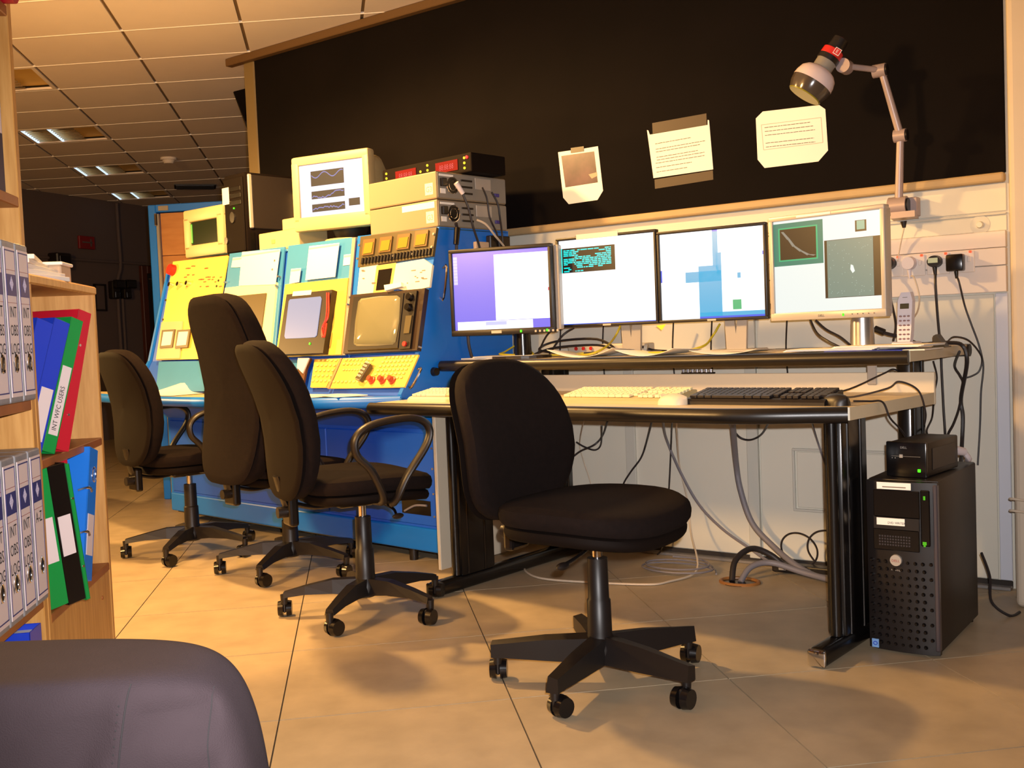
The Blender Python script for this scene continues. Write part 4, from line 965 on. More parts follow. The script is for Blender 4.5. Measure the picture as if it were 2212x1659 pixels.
for py in (410, 425, 440): 
    a = vf_.on(505, py); MB().box(vf_, (a[0]-.02, x1-.02), (a[1]-.012, a[1]+.012), (.012, .016), .002).build('drive_slot', m_plasg, t)
a = vf_.on(510, 452); MB().box(vf_, (a[0], a[0]+.006), (a[1], a[1]+.008), (.012, .018)).build('power_light', led_g, t)
vs_ = vertx(K, x1); 
MB().box(vs_, (.10, .49), (CT+.14, z1-.012), (0, .006), .004).build('side_panel', M('grey brown side', (40, 33, 30), .5), t)
MB().box(vs_, (.075, .10), (CT+.14, z1-.01), (0, .012), .005).build('side_rib', m_silver, t)
for k in range(10): MB().box(vs_, (.08+.04*k, .105+.04*k), (CT+.02, CT+.12), (0, .003)).build('vent_rib', m_plasg, t)
# white box in front
vb = vert(K, .07); a = vb.on(560, 539); b = vb.on(645, 499)
t = thing('white_box', 'two step white equipment box beside the big CRT monitor', 'box', K.w((a[0]+b[0])/2, .15, CT), R(-6.2))
h_ = vb.on(563, 505)[1]-CT
MB().box(K, (a[0], b[0]), (.07, .25), (CT, CT+h_), .006, 2).build('case', m_cream, t)
MB().box(K, (b[0]-.18, b[0]-.01), (.10, .25), (CT+h_, CT+h_+.06), .006, 2).build('upper_case', m_cream, t)
MB().box(vb, ((a[0]+b[0])/2-.06, (a[0]+b[0])/2-.03), (CT+h_*.4, CT+h_*.6), (0, .003), .001).build('mark', m_yel, t)
# beige rounded unit behind the CRT
a = vert(K, .36).on(607, 500); a2 = vert(K, .36).on(640, 420)
t = thing('beige_display', 'beige rounded display housing half hidden behind the big CRT monitor', 'monitor', K.w(a[0]+.1, .36, CT), R(-6.2))
MB().prism(vert(K, .36), [(a[0], CT), (a[0]+.005, CT+.12), (a[0]+.02, CT+.22), (a[0]+.05, a2[1]), (a[0]+.16, a2[1]+.01), (a[0]+.16, CT)], -.05, 0).build('front_shell', m_beige, t)
MB().box(K, (a[0]+.02, a[0]+.15), (.41, .46), (CT, CT+.2), .01, 2).build('rear_shell', m_beige, t)
# two stacked grey desktops
def desktop(label, z, nsticker, strip):
    x0, x1, y0, y1, h_ = -.455, .0, .045, .485, .118
    t = thing('desktop_computer', label, 'computer', K.w(-.22, .26, z), R(-6.2))
    MB().box(K, (x0, x1-.004), (y0, y1), (z, z+h_), .006, 2).build('case', M('grey beige case', (142, 124, 100), .45, var=.04, scale=5), t)
    vr = vertx(K, -.004)
    MB().box(vr, (y0+.006, y1-.006), (z+.006, z+h_-.006), (0, .003)).build('rear_plate', m_grey, t)
    c = vr.w(y0+.085, z+h_*.5)
    MB().tube([vr.w(y0+.095+.036*math.cos(k*math.pi/8), z+h_*.52+.036*math.sin(k*math.pi/8), .004) for k in range(16)], .0022, 6, True, 1).build('fan_guard', m_chrome, t, True)
    MB().tube([vr.w(y0+.095+.022*math.cos(k*math.pi/8), z+h_*.52+.022*math.sin(k*math.pi/8), .004) for k in range(16)], .0018, 6, True, 1).build('fan_guard', m_chrome, t, True)
    MB().prism(vr, [(y0+.095+.034*math.cos(k*math.pi/8), z+h_*.52+.034*math.sin(k*math.pi/8)) for k in range(16)], .0025, .0035).build('fan_opening', m_plasg, t)
    MB().box(vr, (y0+.018, y0+.05), (z+h_*.45, z+h_*.75), (.002, .02), .003).build('power_inlet', m_plasg, t)
    MB().box(vr, (y0+.02, y0+.05), (z+h_*.2, z+h_*.38), (.003, .005)).build('rating_label', m_paper, t)
    for q in range(3): MB().box(vr, (.19, .26), (z+.028+.028*q, z+.036+.028*q), (.003, .008), .001).build('port', m_plas, t)
    MB().box(vr, (.28, .38), (z+.055, z+h_-.012), (.003, .006), .001).build('card_cover', m_silver, t)
    MB().box(vr, (.40, .43), (z+.03, z+.045), (.003, .01), .001).build('port', M('purple port', (60, 50, 130), .4), t)
    MB().box(vr, (.015+y0, y0+.10), (z+h_-.02, z+h_-.011), (.003, .0045)).build('paper_strip', m_paper, t)
    vfr = vert(K, y0)
    MB().box(vfr, (x1-.075, x1-.025), (z+.02, z+.07), (0, .001)).build('sticker', M('cream sticker', (236, 226, 190), .5), t)
    text('G3', vfr, x1-.05, z+.032, .034, m_grey, t, align='CENTER')
    if strip: MB().box(vfr, (x1-.23, x1-.02), (z+h_-.035, z+h_-.008), (0, .001)).build('name_strip', m_paper, t)
    return t
desktop('lower grey desktop computer of the pair, with a white name strip', CT+.001, 1, True)
desktop('upper grey desktop computer of the pair, with a cable hanging from it', CT+.122, 1, False)
# led clock unit on top
zc = CT+.242; vc = vert(K, .20); a = vc.on(826, 372); b = vc.on(1018, 345)
t = thing('led_clock_unit', 'slim black rack unit with red digital displays on the grey computers', 'clock', K.w((a[0]+b[0])/2, .3, zc), R(-6.2))
hh = .085; x0, x1 = a[0], b[0]
MB().box(K, (x0, x1), (.20, .42), (zc, zc+hh), .006, 2).build('case', m_shell, t)
LW = x1-x0; m_win = M('dark red window', (96, 22, 26), .2); led_d = E('red digits', (235, 70, 80), 1.2)
for u in (.16, .62):
    wd_ = MB().box(vc, (x0+LW*u, x0+LW*(u+.24)), (zc+.018, zc+hh-.02), (0, .003)).build('display_window', m_win, t)
    text('88:88:88', vc, x0+LW*(u+.12), zc+.028, .034, led_d, t, 'digits', .004, 'CENTER', .8)
for u, n in ((.05, 3), (.45, 2), (.53, 3), (.93, 3)):
    for k in range(n): MB().cyl(vc.w(x0+LW*u, zc+.02+.022*k, 0), vc.w(x0+LW*u, zc+.02+.022*k, .004), .006, .006, 8).build('indicator', led_y, t)
MB().cyl(vc.w(x1-.025, zc+.065, 0), vc.w(x1-.025, zc+.065, .005), .007, .007, 8).build('indicator', led_rr, t)
# beige disc tray left of the white monitor's base is part of the monitor; cable with white plug
def cable(label, pts, r, mat, name='cable', seg=6, sm=6, grp=None, cat='cable', plug=None):
    P_ = [Vector(p) for p in pts]
    o = thing(name, label, cat, tuple(P_[0]), 0, grp)
    MB().tube(P_, r, seg, sm=sm).build('cord', mat, o, True)
    if plug: plug(o)
    return o
vr = vertx(K, .03)
def vq(px, py, h=0): a = vr.on(px, py, h); return vr.w(a[0], a[1], h)
o = cable('dark cable with a white plug drooping down from the upper grey computer', [vq(1000, 420, .02), vq(1012, 450, .03), vq(1022, 490, .03), vq(1035, 530, .02), vq(1040, 560, .02)], .005, m_cab)
p, q = vq(985, 395, .015), vq(1000, 418, .02); MB().cyl(p, q, .012, .01, 10).build('white_plug', m_ph, o, True)
cable('thin black cable looping over the rear ports of both computers', [vq(1042, 405), vq(1052, 430, .02), vq(1058, 470, .02), vq(1075, 510, .01), vq(1082, 560, 0)], .004, m_cab)
cable('black cable curving from the purple port of the upper computer', [vq(1062, 415), vq(1075, 440, .02), vq(1080, 470, .02), vq(1085, 510), vq(1088, 560)], .0045, m_cab)
cable('grey cable arching down the blue console end', [vq(1030, 475), vq(1050, 485, .02), vq(1070, 510, .02), vq(1090, 535), vq(1096, 560)], .005, m_cabw)
o = cable('thick black power lead hanging on the blue console end', [vq(985, 482, .01), vq(988, 500, .0), vq(986, 530, .0), vq(990, 570, .0), vq(1010, 640, 0), vq(1012, 740, 0), vq(1030, 800, 0)], .007, m_cab)
p, q = vq(988, 492, .01), vq(985, 528, .01); MB().cyl(p, q, .014, .012, 10).build('plug_body', m_plasg, o, True)
# ================================================================== CHAIRS
def outline(w_, h_, n=36, e=.55, wt=1.0, wb=1.0):
    pts = []
    for i in range(n):
        a = 2*math.pi*i/n; ca, sa = math.cos(a), math.sin(a)
        x = math.copysign(abs(ca)**e, ca); y = math.copysign(abs(sa)**e, sa)
        k = (wb+(wt-wb)*(y+1)/2); pts.append((x*w_/2*k, y*h_/2))
    return pts
def cushion(fr, w_, h_, th, e=.55, wt=1, wb=1, bend=None, crown=.3, back=False):
    """rounded pad in frame xy, thickness along n; bend(x,y)->extra n"""
    O_ = outline(w_, h_, 40, e, wt, wb); rings = []
    prof = [(.02, .5+crown), (.35, .5+crown*.95), (.62, .5+crown*.75), (.82, .5+crown*.35), (.93, .5), (.985, .32), (1, .05), (.99, -.22), (.96, -.42), (.85, -.5), (.5, -.5), (.02, -.5)]
    if back: prof = [(.02, .5), (.5, .5), (.8, .42), (.95, .2), (1, -.1), (.97, -.4), (.9, -.5), (.5, -.5), (.02, -.5)]
    for s, t_ in prof:
        r = []
        for x, y in O_:
            X, Y = x*s, y*s; r.append(fr.w(X, Y, t_*th+(bend(X, Y) if bend else 0)))
        rings.append(r)
    return MB().loft(rings)
def office_chair(label, x, y, face, base_deg, seat_z, back_h, back_z, arms=False, tall=False, lean=.12, sw=.50, sd=.46, bw=.44, rad=.31, slim=True, be=.62, se=.62, ah=.88):
    t = thing('office_chair', label, 'chair', (x, y, 0), R(face))
    F_ = flat(x, y, face)          # local x = forward
    Zf = lambda z: Fr(F_.w(0, 0, z), F_.x, F_.y, (0, 0, 1))
    # base
    MB().cyl((x, y, .065), (x, y, .135), .05, .045, 20, prof=[(0, .03), (.1, .045), (.6, .05), (1, .036)]).build('hub', m_plas, t, True)
    for k in range(5):
        a = R(base_deg+72*k); g = Fr((x, y, 0), (math.cos(a), math.sin(a), 0), (-math.sin(a), math.cos(a), 0))
        if slim:
            MB().loft([[g.w(u, s*w_, z) for s, z in ((-1, z0), (1, z0), (1, z1), (-.55, z1+.006), (.0, z1+.008), (-1, z1))[:4]] for u, w_, z0, z1 in ((.03, .03, .065, .135), (.16, .025, .068, .128), (rad-.03, .02, .072, .115), (rad+.016, .018, .072, .110))]).build('base_leg', m_plas, t)
        else:
            MB().loft([[g.w(u, s*w_, z) for s, z in ((-1, z0), (1, z0), (.7, z1), (-.7, z1))] for u, w_, z0, z1 in ((.03, .028, .075, .135), (.12, .026, .085, .135), (.22, .022, .085, .115), (rad, .018, .075, .095))]).build('base_leg', m_plas, t)
        # caster: stem, hood, two wheels
        cx, cy = x+math.cos(a)*rad, y+math.sin(a)*rad; ca = a+2.1*(k+1)+.6
        h = Fr((cx, cy, 0), (math.cos(ca), math.sin(ca), 0), (-math.sin(ca), math.cos(ca), 0))
        c = MB().cyl((cx, cy, .05), (cx, cy, .085), .012, .014, 12).build('caster_stem', m_plas, t, True)
        c = MB().box(h, (-.008, .034), (-.006, .006), (.018, .056), .004).build('caster_hood', m_plas, t)
        for s in (-1, 1): MB().cyl(h.w(.018, s*.006, .03), h.w(.018, s*.025, .03), .03, .026, 22).build('caster_wheel', m_plasg, c, True)
    # column
    MB().cyl((x, y, .12), (x, y, seat_z-.17), .028, .026, 20, prof=[(0, .04), (.12, .035), (.5, .034), (.52, .03), (1, .029)]).build('column_cover', m_plas, t, True)
    MB().cyl((x, y, seat_z-.18), (x, y, seat_z-.10), .014, .014, 16).build('gas_lift', m_chrome, t, True)
    MB().box(F_, (-.11, .10), (-.06, .06), (seat_z-.125, seat_z-.085), .012, 2).build('mechanism', m_plasg, t)
    for k in range(4): MB().cyl(F_.w(-.09+.05*k, -.062, seat_z-.10), F_.w(-.09+.05*k, -.070, seat_z-.10), .009, .008, 10).build('bolt', m_chrome, t, True)
    MB().tube([F_.w(.03, -.05, seat_z-.11), F_.w(.05, -.16, seat_z-.125), F_.w(.04, -.22, seat_z-.14)], .005, 8).build('lever', m_plasg, t, True)
    MB().ball(F_.w(.04, -.235, seat_z-.143), .02, .7, 1.3, .5).build('lever_paddle', m_plas, t, True)
    # seat
    sf = Zf(seat_z-.035)
    dip = lambda X, Y: -.02*max(0, X/sd*2)**2 + .01*(Y/sw*2)**2
    o = cushion(sf, sd, sw, .06, se, bend=dip, crown=.25); sob = o.build('seat', m_fab, t, True)
    shell = cushion(Zf(seat_z-.082), sd*.95, sw*.95, .04, se, bend=dip, crown=.0); shell.build('seat_shell', m_shell, t, True)
    # back
    bz0 = back_z; bx = -sd/2-.01
    a = lean; up = Vector((0, 0, 1))*math.cos(a) - F_.x*math.sin(a); nn = F_.x*math.cos(a)+Vector((0, 0, 1))*math.sin(a)
    bf = Fr(F_.w(bx, 0, bz0+back_h/2) - F_.x*(math.tan(a)*back_h/2), -F_.y, up, nn)
    bend = lambda X, Y: .035*(X/bw*2)**2 + (.02*math.cos(Y/back_h*5.5) if not tall else .03*math.cos(Y/back_h*6))
    cushion(bf, bw, back_h, .06 if not tall else .085, be if not tall else .5, (.90 if slim else .92) if not tall else .97, (.99 if slim else .86) if not tall else .96, bend=bend, crown=.2).build('backrest', m_fab, t, True)
    b2 = Fr(bf.w(0, 0, -.038 if not tall else -.045), bf.x, bf.y, bf.n)
    cushion(b2, bw*.985, back_h*.985, .02, be if not tall else .5, .91, (.99 if slim else .86) if not tall else .96, bend=bend, back=True, crown=0).build('back_shell', m_shell if not tall else m_fab, t, True)
    # spine bar
    p0 = bf.w(0, -back_h*.34, -.056); p1 = bf.w(0, -back_h/2-.01, -.05)
    MB().tube([p0, p1, F_.w(bx-.03, 0, seat_z-.09), F_.w(bx+.06, 0, seat_z-.115), F_.w(-.08, 0, seat_z-.11)], .028, 10, ry=.009, sm=5, up=tuple(F_.y)).build('spine_bar', m_plas, t, True)
    MB().box(F_, (bx-.045, bx-.01), (-.045, .045), (seat_z-.17, seat_z-.06), .01, 2).build('back_mechanism', m_plasg, t)
    MB().cyl(F_.w(bx-.045, 0, seat_z-.12), F_.w(bx-.075, 0, seat_z-.12), .02, .02, 14).build('tilt_knob', m_plas, t, True)
    if arms:
        for s in (-1, 1):
            yy = s*(sw/2+.035)
            pts = [F_.w(.02, s*(sw/2-.08), seat_z-.085), F_.w(.02, s*(sw/2+.01), seat_z-.085), F_.w(.06, yy, seat_z+.0), F_.w(.14, yy, seat_z+.12*ah), F_.w(.145, yy, seat_z+.19*ah), F_.w(.08, yy, seat_z+.225*ah), F_.w(-.06, yy, seat_z+.21*ah), F_.w(-.12, yy, seat_z+.165*ah), F_.w(-.12, yy, seat_z+.10*ah), F_.w(-.07, yy, seat_z+.03), F_.w(-.02, s*(sw/2+.01), seat_z-.07), F_.w(-.02, s*(sw/2-.08), seat_z-.088)]
            MB().tube(pts, .019, 10, sm=5, ry=.013, up=tuple(F_.y)).build('armrest', m_plas, t, True)
    return t
office_chair('black office chair without arms in front of the cream keyboard', -1.56, 2.48, 0, 278, .53, .48, .455, lean=.17, sw=.53, sd=.49, bw=.53, rad=.30, slim=True, be=.74, se=.74)
office_chair('black office chair with loop arms between console and desk', -2.70, 2.70, 66, 290, .53, .57, .455, arms=True, lean=.20, bw=.50, rad=.30, slim=False)
office_chair('high backed black office chair seen from behind at the console', -3.51, 3.06, 80, 294, .50, .80, .42, tall=True, lean=.05, bw=.50, sw=.5, rad=.31, slim=False)
office_chair('black office chair with loop arms at the far left of the console', -4.26, 3.10, 80, 301, .51, .55, .46, arms=True, lean=.14, bw=.47, rad=.31, slim=False)
# foreground upholstered chair back
gx = CAM + CF*.80
o = Vector((gx.x, gx.y, 0)) - Vector((CR.x, CR.y, 0)).normalized()*.40
fwd = Vector((CF.x, CF.y, 0)).normalized(); rt = Vector((CR.x, CR.y, 0)).normalized()
t = thing('padded_armchair', 'grey cotton covered armchair back in the left foreground, seen from behind', 'armchair', (o.x, o.y, 0), math.atan2(rt.y, rt.x))
fc = Fr((o.x, o.y, 0), rt, (0, 0, 1), -fwd)
def seatback(x0, x1, z0, z1, d0, d1, e, nm, wr=0.0, seed=0):
    mb = MB(); nx, nz = 44, 30; rings = []
    cx, cz = (x0+x1)/2, (z0+z1)/2; rx, rz = (x1-x0)/2, (z1-z0)/2; dm = (d0+d1)/2; rd = (d1-d0)/2
    for k in range(nz+1):
        ph = -math.pi/2+math.pi*k/nz; s, c = math.sin(ph), math.cos(ph); z = cz+rz*math.copysign(abs(s)**e, s); cc = abs(c)**e
        r = []
        for i in range(nx):
            a = 2*math.pi*i/nx; ca, sa = math.cos(a), math.sin(a)
            x = cx+rx*cc*math.copysign(abs(ca)**e, ca); d = dm+rd*cc*math.copysign(abs(sa)**(e*1.3), sa)
            r.append(fc.w(x, z, d))
        rings.append(r)
    mb.loft(rings); return mb
def addsub(o_, lv=2):
    md = o_.modifiers.new('subsurf', 'SUBSURF'); md.levels = lv; md.render_levels = lv
# displacement baked in the geometry: wrinkled panels
def panel(name, x_of, z_of, nu, nv, disp, mat, par, thick=.004):
    rings = []
    for j in range(nv+1):
        a = []
        for i in range(nu+1):
            u, v = i/nu, j/nv; x, z, d = x_of(u, v), z_of(u, v), disp(u, v); a.append(fc.w(x, z, d))
        rings.append(a)
    mb = MB(); V = [[mb.bm.verts.new(p) for p in r] for r in rings]
    Wd = [[mb.bm.verts.new(p + fwd*.03) for p in r] for r in rings]
    for G in (V, Wd):
        for j in range(nv):
            for i in range(nu): mb.bm.faces.new((G[j][i], G[j][i+1], G[j+1][i+1], G[j+1][i]))
    edge = [(0, i) for i in range(nu)]+[(j, nu) for j in range(nv)]+[(nv, i) for i in range(nu, 0, -1)]+[(j, 0) for j in range(nv, 0, -1)]
    for q in range(len(edge)):
        a, b = edge[q], edge[(q+1) % len(edge)]; mb.bm.faces.new((V[a[0]][a[1]], V[b[0]][b[1]], Wd[b[0]][b[1]], Wd[a[0]][a[1]]))
    return mb.build(name, mat, par, True)
ZT = .7465
def sm_(a, b, x): t_ = min(1, max(0, (x-a)/(b-a))); return t_*t_*(3-2*t_)
def fold(x, z):
    """cloth relief on the visible face: pulled folds and gathered side gusset"""
    v = ZT-z; g = sm_(.085, .103, x)*(1-sm_(.15, .165, x)); c = 1-sm_(.07, .10, x)
    d = -.014*math.exp(-((x-(.062-.35*(v-.04)))/.020)**2)*math.exp(-((v-.085)/.05)**2)
    d += .007*math.exp(-((v-.055-.25*(.1-x)-.02)/.03)**2)*c
    d += .006*math.sin((x*1.0+v*1.7)*42)*math.exp(-((x-.02)/.09)**2)*sm_(.06, .12, v)
    d = d*c + .002*math.exp(-((x-.088)/.006)**2)
    k = (x-.095)/.06; d += g*(.0042*math.sin(v*112+x*9)*(.25+.75*max(0, k)) + .002*math.sin(v*57+2) - .003)
    return d
def surf(x, z):
    zc0, hz, xc0, rx0, dm, rd = (z0+z1)/2, (z1-z0)/2, (x0+x1)/2, (x1-x0)/2, (d0+d1)/2, (d1-d0)/2
    s_ = min(1, abs(z-zc0)/hz)**(1/.45); cc = math.sqrt(max(0, 1-s_*s_))**.10
    xx = x-.02*(ZT-z)/.3*(x > 0); ca = min(1, abs(xx-xc0)/(rx0*max(cc, .01)))**(1/.35); sa = math.sqrt(max(0, 1-ca*ca))
    return dm+rd*cc*math.sqrt(sa)+fold(x, z)*min(1, (ZT-z)/.03)*min(1, sa*3)
sxs = lambda z: .095-.010*math.sin((ZT-z)*14)
nx, nz = 200, 150; mb = MB(); rings = []
x0, x1, z0, z1, d0, d1 = -.66, .172, .30, ZT, -.13, .02
for k in range(nz+1):
    ph = -math.pi/2+math.pi*k/nz; e = .10; s_, c_ = math.sin(ph), math.cos(ph); zc_ = (z0+z1)/2+(z1-z0)/2*math.copysign(abs(s_)**.45, s_); cc = abs(c_)**e if abs(c_) > 1e-6 else 0
    r = []
    for i in range(nx):
        a = 2*math.pi*i/nx; ca, sa = math.cos(a), math.sin(a)
        x = (x0+x1)/2+(x1-x0)/2*cc*math.copysign(abs(ca)**.35, ca); dd = (d0+d1)/2+(d1-d0)/2*cc*math.copysign(abs(sa)**.5, sa)
        x += .02*(ZT-zc_)/.3*(x > 0)
        if sa > 0: dd += fold(x, zc_)*min(1, (ZT-zc_)/.03)*min(1, sa*3)
        r.append(fc.w(x, zc_, dd))
    rings.append(r)
mb.loft(rings); mb.build('backrest', m_foregr, t, True)
m_st = M('seam thread', (20, 15, 18), .9)
def sd_(z): return .0205-.06*max(0, (z-(ZT-.03)))
MB().tube([fc.w(sxs(ZT-.006-.33*k/60), ZT-.006-.33*k/60, surf(sxs(ZT-.006-.33*k/60), ZT-.006-.33*k/60)+.0004) for k in range(61)], .0007, 6, sm=1).build('seam', m_st, t, True)
MB().tube([fc.w(.150, ZT-.02-.32*k/60, surf(.150, ZT-.02-.32*k/60)+.0003) for k in range(61)], .0006, 6, sm=1).build('seam', m_st, t, True)
mb = MB()
for k in range(14): z_ = ZT-.02-.006*k; mb.ball(fc.w(sxs(z_)-.005, z_, surf(sxs(z_)-.005, z_)+.0002), .0008, seg=6)
c = mb.build('stitching', m_st, t); c['kind'] = 'stuff'
MB().box(fc, (-.58, .16), (.10, .40), (-.62, -.1), .05, 4).build('seat_cushion', m_foregr, t, True)
for a, b in ((.13, -.10), (.13, -.56), (-.54, -.10), (-.54, -.56)): MB().cyl(fc.w(a, 0, b), fc.w(a, .11, b), .02, .025, 12).build('leg', m_oakd, t, True)
MB().box(fc, (-.60, .17), (.08, .32), (-.14, -.0), .02, 2).build('base_frame', m_foregr, t, True)
# ================================================================== FLOOR COMPUTERS
T = flat(-1.012, 3.135, 0)
t = thing('tower_computer', 'black floor standing tower server with label strips and round badge', 'computer', T.w(.1, .25, 0), 0)
tw, td, th_ = .205, .49, .522
MB().box(T, (0, tw), (.03, td), (.012, th_), .006, 2).build('case', m_plas, t, True)
for a, b in ((.02, .06), (.185, .06), (.02, .45), (.185, .45)): MB().cyl(T.w(a, b, 0), T.w(a, b, .014), .012, .012, 10).build('foot', m_plas, t)
# bowed front
fpl = [(0, .03), (0, .012), (.03, .002), (.10, -.004), (.175, .002), (tw, .012), (tw, .03)]
MB().prism(flat(*T.w(0, 0)[:2], 0), fpl, .008, th_-.004).build('front_bezel', m_plas, t, True)
tv = vert(T, -.004)
def tb(name, pts, h0, h1, mat, bev=.0): 
    a, b = tv.on(*pts[0]), tv.on(*pts[1]); return MB().box(tv, (min(a[0], b[0]), max(a[0], b[0])), (min(a[1], b[1]), max(a[1], b[1])), (h0, h1), bev).build(name, mat, t)
tb('drive_bay', ((1888, 1116), (1986, 1062)), -.002, .003, m_plasg, .002)
tb('drive_bay', ((1888, 1185), (1986, 1146)), -.002, .003, m_plasg, .002)
tb('drive_bay', ((1888, 1142), (1986, 1119)), -.002, .003, m_plas, .001)
for pts, s in ((((1895, 1055), (1968, 1044)), 'INTEGRATED TELESCOPE'), (((1895, 1132), (1955, 1121)), '   DVD WRITER')):
    o = tb('label_strip', pts, .003, .005, m_paper); a = tv.on(pts[0][0]+3, pts[0][1]-3)
    if 'DVD' in s: text('DVD WRITER', tv, a[0]+.028, a[1], .0095, m_inkd, t, h=.0055, sx=.9)
    else: MB().box(tv, (a[0]+.012, a[0]+.08), (a[1]+.001, a[1]+.004), (.005, .0055)).build('faint_print', m_ink, t)
mb = MB()
for r in range(4):
    for c in range(12):
        a = tv.on(1900, 1176); mb.box(tv, (a[0]+.0078*c, a[0]+.0078*c+.005), (a[1]+.0085*r, a[1]+.0085*r+.005), (.003, .0045))
c = mb.build('vent_mesh', M('mid grey mesh', (66, 62, 66), .4, metal=.5), t); c['kind'] = 'stuff'
a = tv.on(1936, 1210)
MB().cyl(tv.w(a[0], a[1], -.002), tv.w(a[0], a[1], .007), .0175, .0165, 24).build('round_badge', m_silver, t, True)
text('DELL', tv, a[0], a[1]-.004, .0105, M('badge print', (150, 60, 40), .5), t, h=.0078, align='CENTER')
text('PowerEdge', tv, a[0], a[1]-.032, .0065, m_silver, t, h=.002, align='CENTER')
mb = MB(); 
for r in range(12):
    for c_ in range(9):
        x = .013+.0215*c_+(.0 if r % 2 else .004); z = .03+.0225*r
        if x > tw-.02: continue
        yy = -.002 if .02 < x < .18 else .004
        mb.cyl(T.w(x, yy+.002, z), T.w(x, yy-.0055, z), .0062, .0035, 8)
c = mb.build('grille_studs', m_plasg, t); c['kind'] = 'stuff'
tb('side_strip', ((1990, 1180), (2008, 1060)), -.003, .002, m_plasg, .003)
for q in (((1995, 1080), (1999, 1072)), ((1994, 1177), (2002, 1171)), ((1996, 1181), (2000, 1178))): tb('status_light', q, .002, .004, E('dim green led', (90, 200, 20), .8))
o = tb('blue_sticker', ((1885, 1396), (1899, 1380)), .0, .004, M('pale blue sticker', (120, 160, 210), .4))
a = tv.on(1892, 1388); MB().tube([tv.w(a[0]+.006*math.cos(k*.785), a[1]+.005*math.sin(k*.785), .0045) for k in range(8)], .0012, 6, True, 1).build('sticker_ring', m_bluec, t)
MB().box(T, (tw-.012, tw+.001), (.006, .03), (.02, th_-.01), .003).build('edge_trim', m_silver if False else M('dark silver edge', (92, 86, 92), .3, metal=.5), t)
# small PC on top
zz = th_+.001
S_ = flat(*T.w(.045, .07)[:2], -6, zz)
t = thing('mini_computer', 'small black desktop computer lying on the floor tower', 'computer', S_.w(.06, .14, 0), R(-6))
sw_, sd_, sh_ = .118, .27, .105
MB().box(S_, (0, sw_), (.012, sd_), (0.002, sh_), .005, 2).build('case', m_plas, t, True)
MB().box(S_, (-.002, sw_+.002), (0, .014), (0.001, sh_+.002), .004, 2).build('front_bezel', m_plasg, t, True)
sv = vert(S_, 0)
text('DELL', sv, sw_*.45, sh_-.018, .009, m_silver, t, h=.001, align='CENTER')
MB().box(sv, (.015, sw_-.015), (sh_*.60, sh_*.60+.001), (0, .001)).build('tray_line', m_grey, t)
MB().box(sv, (.04, .05), (sh_*.60-.004, sh_*.60+.006), (0, .0012)).build('disc_logo', m_silver, t)
for x in (.018, .027): MB().cyl(sv.w(x, sh_*.55, 0), sv.w(x, sh_*.55, .001), .0015).build('jack', m_silver, t)
MB().box(sv, (sw_*.80, sw_*.80+.009), (.018, .027), (0, .003), .001).build('power_light', led_g, t)
MB().box(vertx(S_, sw_), (.05, sd_-.03), (.02, sh_-.02), (0, .002), .001).build('side_panel', m_plas, t)
p = S_.w(sw_-.015, sd_+.0, .05); q = S_.w(sw_+.03, sd_+.10, .02)
t = thing('white_connector', 'white plastic connector behind the small computer', 'connector', tuple(p))
MB().cyl(S_.w(sw_-.015, sd_+.003, .055), S_.w(sw_, sd_+.05, .045), .016, .013, 12).build('plug_body', m_ph, t, True)
MB().tube([S_.w(sw_, sd_+.05, .045), S_.w(sw_+.005, sd_+.08, .02), S_.w(sw_-.01, sd_+.11, .012)], .009).build('cord', m_ph, t, True)
# ================================================================== LAMP ON THE LEDGE
m_arm = M('grey lamp arm', (168, 150, 146), .4, metal=.2); m_shade = M('lamp shade white', (214, 196, 196), .4); m_tint = M('smoked shade rim', (70, 62, 54), .15, spec=.7)
t = thing('arm_lamp', 'jointed arm lamp clamped on the ledge, white head with red band', 'lamp', (-1.15, 4.0, 1.40))
def lp(px, py, Y): v = CF + CR*((px-1106)/FPX) + CD*((py-829.5)/FPX); return CAM + v*(Y/v.y)
b0 = lp(1945, 440, 4.03)
f = flat(b0.x, b0.y, 0)
MB().prism(Fr((0, 0, 0), (1, 0, 0), (0, 1, 0)), [tuple(lp(px, py, Y_)[:2]) for px, py, Y_ in ((1924, 468, 3.97), (1976, 466, 3.97), (1984, 440, 4.08), (1930, 440, 4.08))], b0.z-.058, b0.z-.035).build('bracket', m_arm, t)
MB().box(f, (-.03, .06), (.0, .048), (-.05+b0.z, b0.z+.02), .003).build('wall_plate', m_arm, t)
MB().cyl((b0.x-.035, b0.y-.02, b0.z-.01), (b0.x+.03, b0.y-.02, b0.z-.01), .034, .034, 20).build('base_joint', m_arm, t, True)
for s in (-.037, .03): MB().cyl((b0.x+s, b0.y-.02, b0.z-.01), (b0.x+s+.006, b0.y-.02, b0.z-.01), .026, .026, 20).build('joint_cap', m_plas, t, True)
MB().cyl(lp(1952, 478, 4.02), lp(1953, 492, 4.02), .012, .006, 12).build('clamp_screw', m_plas, t, True)
J0 = Vector((b0.x, b0.y-.02, b0.z)); J1 = lp(1945, 293, 3.98); J2 = lp(1904, 152, 3.92); J3 = lp(1828, 143, 3.82)
A_ = J0.lerp(J1, .12)
MB().cyl(J0, J1, .015, .013, 14).build('lower_arm', m_arm, t, True)
MB().cyl(J1-Vector((.022, 0, 0)), J1+Vector((.02, 0, 0)), .024, .024, 18).build('elbow_joint', m_arm, t, True); MB().cyl(J1+Vector((.02, 0, 0)), J1+Vector((.026, 0, 0)), .02, .02, 18).build('joint_cap', m_plas, t, True)
MB().cyl(J1, J2, .014, .012, 14).build('upper_arm', m_arm, t, True)
